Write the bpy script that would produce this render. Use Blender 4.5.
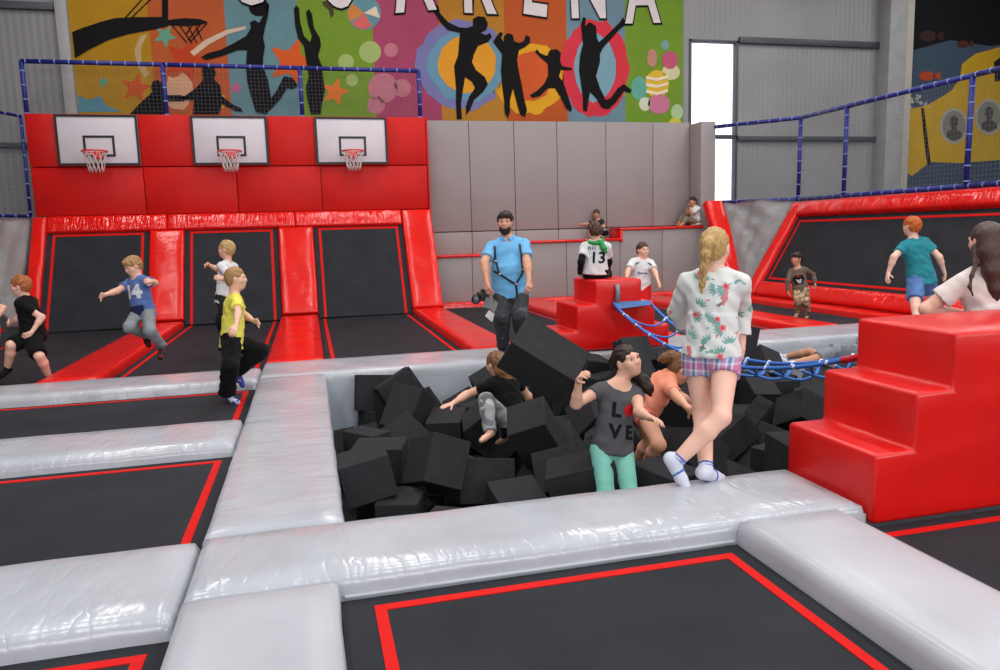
import bpy, bmesh, math, random
import numpy as np
from mathutils import Vector, Matrix, Quaternion
from mathutils.bvhtree import BVHTree

# ------------------------------------------------------------------ clear
for o in list(bpy.data.objects):
    bpy.data.objects.remove(o)
scene = bpy.context.scene
COL = scene.collection

# ------------------------------------------------------------------ camera
CAM = Vector((0.0, 0.0, 1.5))
FPX = 744.0
YAW, PITCH, ROLL = math.radians(14.15), math.radians(7.775), math.radians(-1.658)
_f = Vector((math.sin(YAW) * math.cos(PITCH), math.cos(YAW) * math.cos(PITCH), -math.sin(PITCH)))
_r = Vector((math.cos(YAW), -math.sin(YAW), 0))
_u = _r.cross(_f)
RGT = math.cos(ROLL) * _r + math.sin(ROLL) * _u
UPV = -math.sin(ROLL) * _r + math.cos(ROLL) * _u
cd = bpy.data.cameras.new('camera')
cam = bpy.data.objects.new('camera', cd)
COL.objects.link(cam)
M = Matrix((RGT, UPV, -_f)).transposed().to_4x4()
M.translation = CAM
cam.matrix_world = M
cd.sensor_width = 36.0
cd.lens = FPX / 1000.0 * 36.0
cd.clip_end = 200
scene.camera = cam

# ------------------------------------------------------------------ world
w = bpy.data.worlds.new('world')
scene.world = w
w.use_nodes = True
bg = w.node_tree.nodes['Background']
bg.inputs['Color'].default_value = (0.93, 0.96, 1.0, 1)
bg.inputs['Strength'].default_value = 2.2

# ------------------------------------------------------------------ large lights: roof lights of the hall
def area(name, loc, size, power, rot=(0, 0, 0), color=(1, 1, 1)):
    l = bpy.data.lights.new(name, 'AREA')
    l.shape = 'RECTANGLE'
    l.size, l.size_y = size
    l.energy = power
    l.color = color
    o = bpy.data.objects.new(name, l)
    o.location = loc
    o.rotation_euler = rot
    COL.objects.link(o)
    return o
for xx in (-3.5, 1.5, 6.5, 11.5, 16.5):
    for yy in (-1.5, 4.0, 9.0, 14.0):
        area('roof_light', (xx, yy, 8.8), (1.1, 3.2), 160, color=(1.0, 0.985, 0.96))
# added unseen fill lights behind the camera, brightening faces turned towards it
for xx in (-4.0, 2.0, 8.0, 14.0):
    area('front_fill_light', (xx, -6.8, 4.2), (4.5, 3.0), 330, (math.radians(90), 0, 0), (0.95, 0.98, 1.0))

vs = scene.view_settings
vs.view_transform = 'Standard'
vs.look = 'None'
vs.exposure = -0.12
vs.gamma = 1.0
vs.use_curve_mapping = False

def ray_dir(px, py):
    return _f + RGT * ((px - 500) / FPX) - UPV * ((py - 335) / FPX)
def on_y(px, py, Y):
    d = ray_dir(px, py)
    return CAM + d * (Y / d.y)
def on_x(px, py, X):
    d = ray_dir(px, py)
    return CAM + d * (X / d.x)
def on_z(px, py, Z):
    d = ray_dir(px, py)
    return CAM + d * ((Z - CAM.z) / d.z)

# ------------------------------------------------------------------ materials
MATS = {}
def nodes_of(name):
    m = bpy.data.materials.new(name)
    m.use_nodes = True
    nt = m.node_tree
    return m, nt, nt.nodes['Principled BSDF']
def lin(c):
    return tuple((v / 12.92 if v <= 0.04045 else ((v + 0.055) / 1.055) ** 2.4) for v in c)
def srgb(r, g, b):
    return lin((r / 255, g / 255, b / 255)) + (1,)
def mat(name, col, rough=0.6, var=0.08, vscale=6.0, bump=0.0, bscale=40.0, stretch=(1, 1, 1), spec=0.5, coat=0.0, metal=0.0, sheen=0.0, bdist=0.01):
    """one colour broken up by noise, with noise bump"""
    if name in MATS:
        return MATS[name]
    m, nt, b = nodes_of(name)
    N, L = nt.nodes, nt.links
    tc = N.new('ShaderNodeTexCoord')
    mp = N.new('ShaderNodeMapping')
    mp.inputs['Scale'].default_value = stretch
    L.new(tc.outputs['Object'], mp.inputs['Vector'])
    no = N.new('ShaderNodeTexNoise')
    no.inputs['Scale'].default_value = vscale
    no.inputs['Detail'].default_value = 4
    L.new(mp.outputs['Vector'], no.inputs['Vector'])
    rp = N.new('ShaderNodeValToRGB')
    c = col[:3]
    rp.color_ramp.elements[0].position = 0.3
    rp.color_ramp.elements[1].position = 0.7
    rp.color_ramp.elements[0].color = tuple(max(0, v * (1 - var)) for v in c) + (1,)
    rp.color_ramp.elements[1].color = tuple(min(1, v * (1 + var)) for v in c) + (1,)
    L.new(no.outputs['Fac'], rp.inputs['Fac'])
    L.new(rp.outputs['Color'], b.inputs['Base Color'])
    b.inputs['Roughness'].default_value = rough
    b.inputs['Specular IOR Level'].default_value = spec
    b.inputs['Metallic'].default_value = metal
    b.inputs['Coat Weight'].default_value = coat
    b.inputs['Coat Roughness'].default_value = 0.12
    b.inputs['Sheen Weight'].default_value = sheen
    if bump > 0:
        n2 = N.new('ShaderNodeTexNoise')
        n2.inputs['Scale'].default_value = bscale
        n2.inputs['Detail'].default_value = 3
        L.new(mp.outputs['Vector'], n2.inputs['Vector'])
        bp = N.new('ShaderNodeBump')
        bp.inputs['Strength'].default_value = bump
        bp.inputs['Distance'].default_value = bdist
        L.new(n2.outputs['Fac'], bp.inputs['Height'])
        L.new(bp.outputs['Normal'], b.inputs['Normal'])
    MATS[name] = m
    return m

def vinyl(name, col, axis, rough=0.3, wr=0.5, fine=9.0, var=0.05, crease=1.0, spec=0.5):
    """glossy PVC pad cover; wrinkles run across the given axis ('x','y' or 'z')"""
    if name in MATS:
        return MATS[name]
    m, nt, b = nodes_of(name)
    N, L = nt.nodes, nt.links
    tc = N.new('ShaderNodeTexCoord')
    mp = N.new('ShaderNodeMapping')
    s = {'x': (fine, 1.6, 1.6), 'y': (1.6, fine, 1.6), 'z': (1.6, 1.6, fine)}[axis]
    mp.inputs['Scale'].default_value = s
    mp.inputs['Rotation'].default_value = (0.12, 0.08, 0.22)
    L.new(tc.outputs['Object'], mp.inputs['Vector'])
    n1 = N.new('ShaderNodeTexNoise')
    n1.inputs['Scale'].default_value = 1.0
    n1.inputs['Detail'].default_value = 3.0
    n1.inputs['Distortion'].default_value = 0.6
    L.new(mp.outputs['Vector'], n1.inputs['Vector'])
    # sharp creases: ridged noise
    n2 = N.new('ShaderNodeTexNoise')
    n2.inputs['Scale'].default_value = 1.7
    n2.inputs['Detail'].default_value = 2.0
    L.new(mp.outputs['Vector'], n2.inputs['Vector'])
    sub = N.new('ShaderNodeMath'); sub.operation = 'SUBTRACT'; sub.inputs[1].default_value = 0.5
    ab = N.new('ShaderNodeMath'); ab.operation = 'ABSOLUTE'
    pw = N.new('ShaderNodeMath'); pw.operation = 'POWER'; pw.inputs[1].default_value = 0.6
    L.new(n2.outputs['Fac'], sub.inputs[0]); L.new(sub.outputs[0], ab.inputs[0]); L.new(ab.outputs[0], pw.inputs[0])
    n3 = N.new('ShaderNodeTexNoise')
    n3.inputs['Scale'].default_value = 2.2
    n3.inputs['Detail'].default_value = 2
    L.new(tc.outputs['Object'], n3.inputs['Vector'])
    mx = N.new('ShaderNodeMath'); mx.operation = 'MULTIPLY_ADD'; mx.inputs[1].default_value = 0.55 * crease
    L.new(pw.outputs[0], mx.inputs[0]); L.new(n1.outputs['Fac'], mx.inputs[2])
    m2 = N.new('ShaderNodeMath'); m2.operation = 'MULTIPLY_ADD'; m2.inputs[1].default_value = 1.5
    L.new(n3.outputs['Fac'], m2.inputs[0]); L.new(mx.outputs[0], m2.inputs[2])
    bp = N.new('ShaderNodeBump')
    bp.inputs['Strength'].default_value = wr
    bp.inputs['Distance'].default_value = 0.03
    L.new(m2.outputs[0], bp.inputs['Height'])
    L.new(bp.outputs['Normal'], b.inputs['Normal'])
    rp = N.new('ShaderNodeValToRGB')
    c = col[:3]
    rp.color_ramp.elements[0].position = 0.35
    rp.color_ramp.elements[1].position = 0.65
    rp.color_ramp.elements[0].color = tuple(v * (1 - var) for v in c) + (1,)
    rp.color_ramp.elements[1].color = tuple(min(1, v * (1 + var)) for v in c) + (1,)
    L.new(n3.outputs['Fac'], rp.inputs['Fac'])
    L.new(rp.outputs['Color'], b.inputs['Base Color'])
    b.inputs['Roughness'].default_value = rough
    b.inputs['Specular IOR Level'].default_value = spec
    MATS[name] = m
    return m

GREY = srgb(176, 179, 187)
RED = srgb(222, 24, 16)
M_GREY_X = vinyl('grey_vinyl_along_x', GREY, 'x', 0.2, 0.3, 4.5)
M_GREY_Y = vinyl('grey_vinyl_along_y', GREY, 'y', 0.22, 0.3, 4.5)
M_GREY_S = vinyl('grey_vinyl_smooth', GREY, 'y', 0.3, 0.09, 2.0, crease=0.3)
M_GREY_W = vinyl('grey_vinyl_loose', srgb(186, 186, 188), 'z', 0.3, 0.8, 3.0)
M_RED_X = vinyl('red_vinyl_along_x', RED, 'x', 0.16, 0.75, 7.0, spec=0.6)
M_RED_Y = vinyl('red_vinyl_along_y', RED, 'y', 0.22, 0.2, 5.0, spec=0.45)
M_RED_Z = vinyl('red_vinyl_along_z', RED, 'z', 0.25, 0.5, spec=0.4)
M_RED_BLOCK = vinyl('red_vinyl_taut', srgb(214, 18, 14), 'z', 0.3, 0.14, 2.0, crease=0.4)
M_RED_WALL = vinyl('red_wall_padding', srgb(196, 22, 18), 'x', 0.45, 0.15, 1.5, crease=0.5, spec=0.2)
M_GREY_WALL = mat('grey_wall_padding', srgb(146, 139, 139), 0.6, 0.03, 1.2, 0.25, 1.6, bdist=0.05)
M_PITWALL = mat('pit_wall_vinyl', srgb(176, 183, 194), 0.45, 0.04, 2.0, 0.15, 3.0)
M_MAT = mat('woven_trampoline_mat', srgb(42, 44, 49), 0.7, 0.16, 2.2, 0.15, 260.0, bdist=0.002, spec=0.12)
M_LINE = mat('red_webbing', srgb(206, 20, 16), 0.7, 0.05, 12, 0.1, 150, spec=0.15)
M_UNDER = mat('black_frame_cloth', srgb(16, 16, 17), 0.8, 0.2, 6)
M_FOAM = mat('charcoal_foam', srgb(49, 49, 52), 0.9, 0.1, 14, 0.2, 130.0, bdist=0.003, spec=0.1)
M_BLACK = mat('black_paint', srgb(18, 18, 20), 0.5, 0.1, 10)
M_WHITEBOARD = mat('white_board', srgb(205, 200, 208), 0.35, 0.02, 3)
M_RIM = mat('orange_red_rim', srgb(214, 40, 22), 0.35, 0.05, 9)
M_NETW = mat('white_cord', srgb(215, 205, 205), 0.8, 0.05, 30)
M_BLUEPAD = mat('blue_post_sleeve', srgb(22, 34, 120), 0.5, 0.1, 14, 0.2, 30)
M_BLUETIE = mat('pale_blue_tie', srgb(120, 135, 190), 0.6, 0.05, 14)
M_NETD = mat('netting_cord', srgb(112, 116, 126), 0.8, 0.05, 30)
M_CONC = mat('concrete', srgb(140, 140, 142), 0.85, 0.1, 3, 0.3, 25)
M_STEEL = mat('steel_rail', srgb(64, 68, 74), 0.5, 0.08, 6, metal=0.2)
M_CEIL = mat('ceiling_sheet', srgb(200, 200, 200), 0.8, 0.04, 2)
M_FLOOR = mat('hall_floor', srgb(60, 60, 62), 0.8, 0.1, 3)
M_FRAME = mat('window_frame_paint', srgb(60, 66, 76), 0.5, 0.05, 5)

def corrugated():
    m, nt, b = nodes_of('ribbed_wall_sheet')
    N, L = nt.nodes, nt.links
    tc = N.new('ShaderNodeTexCoord')
    wv = N.new('ShaderNodeTexWave')
    wv.wave_type = 'BANDS'; wv.bands_direction = 'X'
    wv.inputs['Scale'].default_value = 2.2
    L.new(tc.outputs['Object'], wv.inputs['Vector'])
    bp = N.new('ShaderNodeBump'); bp.inputs['Strength'].default_value = 0.25; bp.inputs['Distance'].default_value = 0.02
    L.new(wv.outputs['Fac'], bp.inputs['Height']); L.new(bp.outputs['Normal'], b.inputs['Normal'])
    no = N.new('ShaderNodeTexNoise'); no.inputs['Scale'].default_value = 0.8
    L.new(tc.outputs['Object'], no.inputs['Vector'])
    rp = N.new('ShaderNodeValToRGB')
    rp.color_ramp.elements[0].color = srgb(120, 120, 122); rp.color_ramp.elements[1].color = srgb(142, 142, 144)
    L.new(no.outputs['Fac'], rp.inputs['Fac']); L.new(rp.outputs['Color'], b.inputs['Base Color'])
    b.inputs['Roughness'].default_value = 0.5
    return m
M_SHEET = corrugated()

def glass():
    m, nt, b = nodes_of('window_glass')
    b.inputs['Base Color'].default_value = (1, 1, 1, 1)
    b.inputs['Transmission Weight'].default_value = 1.0
    b.inputs['Roughness'].default_value = 0.0
    b.inputs['IOR'].default_value = 1.02
    return m
M_GLASS = glass()

# ------------------------------------------------------------------ object helpers
def link(name, me, parent=None, m=None, loc=None):
    o = bpy.data.objects.new(name, me)
    COL.objects.link(o)
    if parent is not None:
        o.parent = parent
    if m is not None and me is not None and not me.materials:
        me.materials.append(m)
    if loc is not None:
        o.location = loc
    return o
def tag(o, label=None, cat=None, group=None, kind=None):
    if label: o['label'] = label
    if cat: o['category'] = cat
    if group: o['group'] = group
    if kind: o['kind'] = kind
    return o
def empty(name, loc=(0, 0, 0), label=None, cat=None, group=None, kind=None):
    o = bpy.data.objects.new(name, None)
    o.location = loc
    o.empty_display_size = 0.1
    COL.objects.link(o)
    return tag(o, label, cat, group, kind)
def child(name, me, parent, m=None):
    """mesh given in world coordinates, parented to an unrotated empty"""
    o = link(name, me, parent, m)
    o.location = -Vector(parent.location)
    return o
def bm_mesh(bm, name, smooth=False):
    me = bpy.data.meshes.new(name)
    bm.normal_update()
    bm.to_mesh(me)
    bm.free()
    if smooth:
        me.polygons.foreach_set('use_smooth', [True] * len(me.polygons))
    return me
def box_bm(x0, x1, y0, y1, z0, z1, bev=0.0, seg=2, bm=None):
    own = bm is None
    if own: bm = bmesh.new()
    t = bmesh.new()
    bmesh.ops.create_cube(t, size=1)
    for v in t.verts:
        v.co = Vector(((x0 + x1) / 2 + v.co.x * (x1 - x0), (y0 + y1) / 2 + v.co.y * (y1 - y0), (z0 + z1) / 2 + v.co.z * (z1 - z0)))
    if bev > 0:
        bmesh.ops.bevel(t, geom=list(t.edges), offset=bev, segments=seg, profile=0.5, affect='EDGES')
    me = bpy.data.meshes.new('t'); t.to_mesh(me); t.free()
    bm.from_mesh(me); bpy.data.meshes.remove(me)
    return bm
def box(name, x0, x1, y0, y1, z0, z1, m, parent=None, bev=0.0, seg=2):
    me = bm_mesh(box_bm(x0, x1, y0, y1, z0, z1, bev, seg), name, bev > 0)
    if bev > 0: sharpen(me)
    if parent is not None:
        return child(name, me, parent, m)
    return link(name, me, None, m)
def sharpen(me, ang=0.6):
    try:
        me.set_sharp_from_angle(angle=ang)
    except Exception:
        pass
def pad_mesh(name, x0, x1, y0, y1, z0, z1, bev=0.045, puff=0.012, seed=0, step=0.12):
    """upholstered pad: rounded box on a grid, a little swollen and uneven"""
    rnd = random.Random(seed)
    nx = max(4, int((x1 - x0) / step)); ny = max(4, int((y1 - y0) / step))
    bm = bmesh.new()
    px = [x0, x0 + bev * 0.3, x0 + bev] + [x0 + bev + (x1 - x0 - 2 * bev) * i / nx for i in range(1, nx)] + [x1 - bev, x1 - bev * 0.3, x1]
    py = [y0, y0 + bev * 0.3, y0 + bev] + [y0 + bev + (y1 - y0 - 2 * bev) * i / ny for i in range(1, ny)] + [y1 - bev, y1 - bev * 0.3, y1]
    ph = [rnd.uniform(0, 6.28) for _ in range(6)]
    def drop(t, a, b):
        d = min(t - a, b - t)
        if d >= bev: return 0.0
        q = 1 - d / bev
        return bev * (1 - math.sqrt(max(0, 1 - q * q)))
    rows = []
    for j, yy in enumerate(py):
        row = []
        for i, xx in enumerate(px):
            dx, dy = drop(xx, x0, x1), drop(yy, y0, y1)
            z = z1 - max(dx, dy)
            e = min(1, (xx - x0) / 0.2, (x1 - xx) / 0.2, (yy - y0) / 0.2, (y1 - yy) / 0.2)
            z += puff * e * (0.5 + 0.5 * math.sin(xx * 5.1 + ph[0]) * math.sin(yy * 4.3 + ph[1]) + 0.4 * math.sin(xx * 11 + yy * 7 + ph[2]))
            wob = 0.0025 * math.sin((yy if i in (0, len(px) - 1) else xx) * 9 + ph[3]) + 0.0015 * math.sin((xx + yy) * 23 + ph[4])
            ox = wob if i == 0 else (-wob if i == len(px) - 1 else 0)
            oy = wob if j == 0 else (-wob if j == len(py) - 1 else 0)
            row.append(bm.verts.new((xx + ox, yy + oy, z)))
        rows.append(row)
    for j in range(len(py) - 1):
        for i in range(len(px) - 1):
            bm.faces.new((rows[j][i], rows[j][i + 1], rows[j + 1][i + 1], rows[j + 1][i]))
    ring = rows[0] + [r[-1] for r in rows[1:]] + rows[-1][-2::-1] + [r[0] for r in rows[-2:0:-1]]
    low = [bm.verts.new((v.co.x, v.co.y, z0)) for v in ring]
    n = len(ring)
    for k in range(n):
        bm.faces.new((ring[k], low[k], low[(k + 1) % n], ring[(k + 1) % n]))
    bm.faces.new(low)
    bmesh.ops.recalc_face_normals(bm, faces=bm.faces)
    me = bm_mesh(bm, name, True)
    sharpen(me, 1.2)
    return me
def pad(name, x0, x1, y0, y1, z0, z1, m, label, cat='safety pad', group=None, **k):
    return tag(link(name, pad_mesh(name, x0, x1, y0, y1, z0, z1, seed=int(abs(x0 * 31 + y0 * 17) * 10), **k), None, m), label, cat, group)
def tube_bm(pts, r, n=6, bm=None, closed=False):
    if bm is None: bm = bmesh.new()
    pts = [Vector(p) for p in pts]
    rings = []
    N = len(pts)
    up = None
    for i, p in enumerate(pts):
        if closed: d = pts[(i + 1) % N] - pts[i - 1]
        else: d = pts[min(N - 1, i + 1)] - pts[max(0, i - 1)]
        if d.length < 1e-9: d = Vector((0, 0, 1))
        d.normalize()
        if up is None:
            up = Vector((0, 0, 1)) if abs(d.z) < 0.9 else Vector((1, 0, 0))
        a = d.cross(up)
        if a.length < 1e-6: a = d.orthogonal()
        a.normalize(); b = a.cross(d); up = b
        rr = r[i] if isinstance(r, (list, tuple)) else r
        rings.append([bm.verts.new(p + (a * math.cos(t) + b * math.sin(t)) * rr) for t in [2 * math.pi * k / n for k in range(n)]])
    for i in range(N if closed else N - 1):
        A, B = rings[i], rings[(i + 1) % N]
        for k in range(n):
            bm.faces.new((A[k], A[(k + 1) % n], B[(k + 1) % n], B[k]))
    if not closed:
        bm.faces.new(rings[0][::-1]); bm.faces.new(rings[-1])
    return bm
def tube(name, pts, r, m, parent=None, n=6, closed=False):
    me = bm_mesh(tube_bm(pts, r, n, None, closed), name, True)
    return child(name, me, parent, m) if parent is not None else link(name, me, None, m)
def prism_bm(profile, lo, hi, axis='y', bev=0.0, seg=2, bm=None):
    """extrude a 2-D profile. axis 'y': profile (x,z); axis 'x': profile (y,z)"""
    t = bmesh.new()
    f = (lambda a, b, c: (a, c, b)) if axis == 'y' else (lambda a, b, c: (c, a, b))
    v0 = [t.verts.new(f(p[0], p[1], lo)) for p in profile]
    v1 = [t.verts.new(f(p[0], p[1], hi)) for p in profile]
    n = len(profile)
    t.faces.new(v0); t.faces.new(v1[::-1])
    for i in range(n):
        t.faces.new((v0[i], v1[i], v1[(i + 1) % n], v0[(i + 1) % n]))
    bmesh.ops.recalc_face_normals(t, faces=t.faces)
    if bev > 0:
        bmesh.ops.bevel(t, geom=list(t.edges), offset=bev, segments=seg, profile=0.5, affect='EDGES')
    if bm is None: return t
    me = bpy.data.meshes.new('t'); t.to_mesh(me); t.free(); bm.from_mesh(me); bpy.data.meshes.remove(me)
    return bm
# ================================================================== THE HALL
YB = 17.85          # inner face of the hall's end wall
def struct(o): return tag(o, kind='structure')
HX0, HX1, HY0, HZ1 = -9.0, 21.0, -7.0, 9.2
# end wall with the tall window left open
WX0, WX1, WZ0, WZ1 = 9.66, 11.06, 2.03, 6.24
bm = bmesh.new()
for a in ((HX0, WX0, -1.3, HZ1), (WX1, HX1, -1.3, HZ1), (WX0, WX1, -1.3, WZ0), (WX0, WX1, WZ1, HZ1)):
    box_bm(a[0], a[1], YB, YB + 0.25, a[2], a[3], bm=bm)
tag(struct(link('wall_back', bm_mesh(bm, 'wall_back'), None, M_SHEET)), 'pale grey ribbed metal sheet end wall of the hall', 'wall')
tag(struct(box('wall_left', HX0 - 0.25, HX0, HY0, YB + .25, -1.3, HZ1, M_SHEET)), 'pale grey metal sheet side wall of the hall', 'wall')
tag(struct(box('wall_right', HX1, HX1 + 0.25, HY0, YB + .25, -1.3, HZ1, M_SHEET)), 'pale metal sheet side wall beyond the submarine banner', 'wall')
tag(struct(box('wall_front', HX0, HX1, HY0 - .25, HY0, -1.3, HZ1, M_SHEET)), 'metal sheet wall at the entrance end', 'wall')
tag(struct(box('ceiling', HX0, HX1, HY0, YB, HZ1, HZ1 + .2, M_CEIL)), 'light sheet roof of the hall', 'ceiling')
tag(struct(box('floor', HX0, HX1, HY0, YB, -1.45, -1.3, M_FLOOR)), 'dark hall floor under the trampolines', 'floor')
# window
wf = empty('window_1', (WX0, YB, WZ0), 'tall narrow bright window in the metal wall', 'window', kind='structure')
for (a, b, c, d) in ((WX0, WX0 + .07, WZ0, WZ1), (WX1 - .07, WX1, WZ0, WZ1), (WX0, WX1, WZ1 - .07, WZ1), (WX0, WX1, WZ0, WZ0 + .07), (WX0, WX1, 3.78, 3.88)):
    box('frame_bar', a, b, YB - .03, YB + .12, c, d, M_FRAME, wf, .01)
box('pane', WX0 + .07, WX1 - .07, YB + .04, YB + .055, 3.88, WZ1 - .07, M_GLASS, wf)
box('pane', WX0 + .07, WX1 - .07, YB + .04, YB + .055, WZ0 + .07, 3.78, M_GLASS, wf)
# steel rails across the sheet wall, pillars
n = 0
def trim(x0, x1, y0, y1, z0, z1, m, label):
    global n
    n += 1
    return tag(struct(box('trim_%d' % n, x0, x1, y0, y1, z0, z1, m, None, .012)), label, 'trim')
trim(WX1, 15.3, YB - .1, YB, 6.17, 6.33, M_STEEL, 'dark steel rail running from the window head to the pillar')
trim(WX1, 15.3, YB - .1, YB, 3.72, 3.84, M_STEEL, 'dark steel rail across the wall at mid window height')
trim(HX0, -4.75, YB - .1, YB, 6.3, 6.45, M_STEEL, 'dark steel rail on the wall beside the sports banner')
trim(HX0, -4.75, YB - .1, YB, 3.55, 3.65, M_STEEL, 'steel rail low on the wall behind the corner net')
trim(15.3, 15.85, YB - .45, YB, -1.3, HZ1, M_CONC, 'square concrete pillar beside the submarine banner')
trim(15.85, 16.2, YB - .3, YB, -1.3, HZ1, mat('pale_plaster', srgb(165, 160, 150), .8, .05, 4), 'pale plaster strip against the concrete pillar')
trim(-4.72, -4.5, YB - .2, YB, -1.3, HZ1, mat('pale_paint', srgb(150, 150, 150), .6, .05, 4), 'light steel column at the edge of the sports banner')

# ================================================================== PADDED WALLS
YW = 17.3
wu = empty('wall_grey_padding', (2.7, YW, 0), 'tall grey padded wall of upright vinyl panels', 'padded wall', kind='structure')
sx = [2.6] + [on_y(p, 140, YW).x for p in (469, 514, 557, 606, 653)] + [9.4]
for a, b in zip(sx[:-1], sx[1:]):
    box('panel', a + .004, b - .004, YW, YW + .12, 1.57, 4.1, M_GREY_WALL, wu, .02)
    box('panel', a + .004, b - .004, YW, YW + .12, .9, 1.555, M_GREY_WALL, wu, .02)
# return at the right end
box("end_panel", 9.4, 9.8, 16.75, YW + .12, -.3, 4.05, M_GREY_WALL, wu, .02)
# stepped ledge
lw = empty('wall_grey_ledge', (2.7, 16.6, -.3), 'low grey padded bench wall stepping up under red edging', 'padded ledge', kind='structure')
lv = ((2.66, 4.5, 1.05), (4.5, 7.2, 1.31), (7.2, 9.4, 1.55))
for (a, b, z) in lv:
    k = max(1, round((b - a) / 1.15))
    for i in range(k):
        x0, x1 = a + (b - a) * i / k, a + (b - a) * (i + 1) / k
        box('panel', x0 + .004, x1 - .004, 16.6, 16.72, -.3, z - .06, M_GREY_WALL, lw, .015)
    box('ledge_cushion', a, b, 16.56, YW, z - .06, z, M_RED_X, lw, .015)
    box('ledge_riser', a + .0, a + .06, 16.57, YW - .01, z - .34, z - .06, M_RED_X, lw, .012)
# red wall over the wall trampolines
rw = empty('wall_red_padding', (-5.17, 16.62, 2.07), 'bright red padded wall above the wall trampolines', 'padded wall', kind='structure')
rs = (-5.17, -3.14, -1.36, .35, 2.65)
for a, b in zip(rs[:-1], rs[1:]):
    box('panel', a + .004, b - .004, 16.64, 16.85, 2.09, 3.035, M_RED_WALL, rw, .02)
us = (-5.17, -4.64, -3.15, -2.16, -.68, .28, 1.79, 2.65)
for a, b in zip(us[:-1], us[1:]):
    box('panel', a + .004, b - .004, 16.62, 16.85, 3.045, 4.06, M_RED_WALL, rw, .02)
box('side_panel', 2.652, 2.69, 16.62, 17.3, 1.0, 4.06, M_RED_WALL, rw, .01)

# ================================================================== FOAM PIT SHELL
PX0, PX1, PY0, PY1, PZ = .1, 7.05, 3.93, 8.5, -1.0
tag(struct(box('wall_pit_left', PX0 - .06, PX0, PY0, PY1, PZ, -.13, M_PITWALL)), 'grey lining of the foam pit beside the walkway', 'pit wall')
tag(struct(box('wall_pit_far', PX0, PX1, PY1, PY1 + .06, PZ, -.13, M_PITWALL)), 'pale blue grey lining of the foam pit under the red block', 'pit wall')
tag(struct(box('wall_pit_right', PX1, PX1 + .06, PY0, PY1, PZ, -.13, M_PITWALL)), 'grey lining of the foam pit at its hidden end', 'pit wall')
tag(struct(box('wall_pit_near', PX0, PX1, PY0 - .06, PY0, PZ, -.13, M_PITWALL)), 'grey lining of the foam pit under the shiny beam', 'pit wall')
tag(struct(box('floor_pit', PX0, PX1, PY0, PY1, PZ - .05, PZ, M_UNDER)), 'dark bottom of the foam pit', 'floor')

# ================================================================== TRAMPOLINE BEDS
ZM = -.11
def tramp(label, x0, x1, y0, y1, ins=.085, sides='lrfb', group=None, lw_=.05, ext=0):
    t = empty('trampoline', ((x0 + x1) / 2, (y0 + y1) / 2, ZM), label, 'trampoline', group)
    box('jumping_mat', x0 - ext, x1, y0, y1, ZM - .012, ZM, M_MAT, t)
    a, b, c, d = x0 + ins, x1 - ins, y0 + ins, y1 - ins
    q = dict(l=(a, a + lw_, c, d), r=(b - lw_, b, c, d), f=(a + lw_, b - lw_, c, c + lw_), b=(a + lw_, b - lw_, d - lw_, d))
    for s in sides:
        e = q[s]
        box('border_line', e[0], e[1], e[2], e[3], ZM, ZM + .004, M_LINE, t)
    return t
tramp('dark trampoline with broad red border between two grey pads and the wide shiny beam', .1, 2.03, .35, 3.22, ext=.055)
tramp('trampoline at the foot of the red stairs with red border', 2.67, 5.4, .35, 3.19)
tramp('dark trampoline in front of the grey walkway corner below two cross pads', -3.5, -.63, .2, 3.1)
tramp('large empty dark trampoline beside the grey walkway, between two cross pads', -3.5, -.63, 3.93, 5.78)
tramp('trampoline under the boy in the yellow shirt', -3.5, -.63, 6.6, 8.4)
tramp('long trampoline lane running to the wall trampoline beside the corner sheet', -5.0, -3.08, 9.2, 15.48, sides='lr')
tramp('long trampoline lane behind the boy in the yellow shirt', -2.4, -.62, 9.2, 15.48, sides='lr')
tramp('empty trampoline lane between red strips behind the walkway corner', .12, 2.01, 9.5, 15.48, sides='lr')
tramp('trampoline lane behind the man in the blue polo shirt', 2.68, 4.43, 9.5, 16.15, sides='lr')
tramp('trampoline lane behind the red stair block by the grey ledge', 5.12, 7.03, 9.5, 16.15, sides='lr')
tramp('trampoline lane under the boy in the brown top, beside the big tilted trampoline', 7.72, 9.0, 9.5, 15.0, sides='l')

# ================================================================== SAFETY PADS
GP, RP = 'grey vinyl pads between the trampolines', 'red vinyl pads between the trampolines'
pad('walkway_pad', -.62, .1, 3.94, 8.5, -.13, .0, M_GREY_Y, 'long grey walkway pad along the open side of the foam pit', group=GP, puff=.006)
pad('walkway_pad', -.62, .04, .2, 3.23, -.3, .0, M_GREY_S, 'smooth grey pad next to the wide red bordered trampoline, meeting the beam', group=GP, puff=.004)
bp_ = pad('beam_pad', -.62, 2.82, 3.24, 3.93, -.13, .004, M_GREY_X, 'wide shiny grey beam pad the girl in the floral jacket walks on', group=GP, puff=.014, bev=.055)
fl_ = link('cover_flap', bm_mesh(box_bm(.06, 2.02, 3.222, 3.25, -.105, -.088, .006, 2), 'flap', True), bp_, M_GREY_S)
pad('beam_pad', 5.32, 7.2, 3.2, 3.93, -.13, -.01, M_GREY_X, 'grey beam pad continuing past the near red stairs', group=GP)
pad('landing_pad', 4.2, 7.1, 3.94, 4.95, -.13, -.005, M_GREY_X, 'grey landing pad behind the near red stairs under the woman', group=GP)
pad('cross_pad', 2.04, 2.66, .35, 3.26, -.3, .018, M_GREY_S, 'smooth matt grey pad running from the beam past the red stairs', group=GP, puff=.003, bev=.07)
pad('cross_pad', -3.6, -.63, 3.1, 3.92, -.3, .0, M_GREY_X, 'glossy grey cross pad joining the walkway corner nearest the beam', group=GP, puff=.01, bev=.07)
pad('cross_pad', -3.6, -.63, 5.78, 6.6, -.3, .0, M_GREY_X, 'grey cross pad between the empty trampoline and the yellow shirted boy', group=GP, puff=.008, bev=.07)
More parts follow.
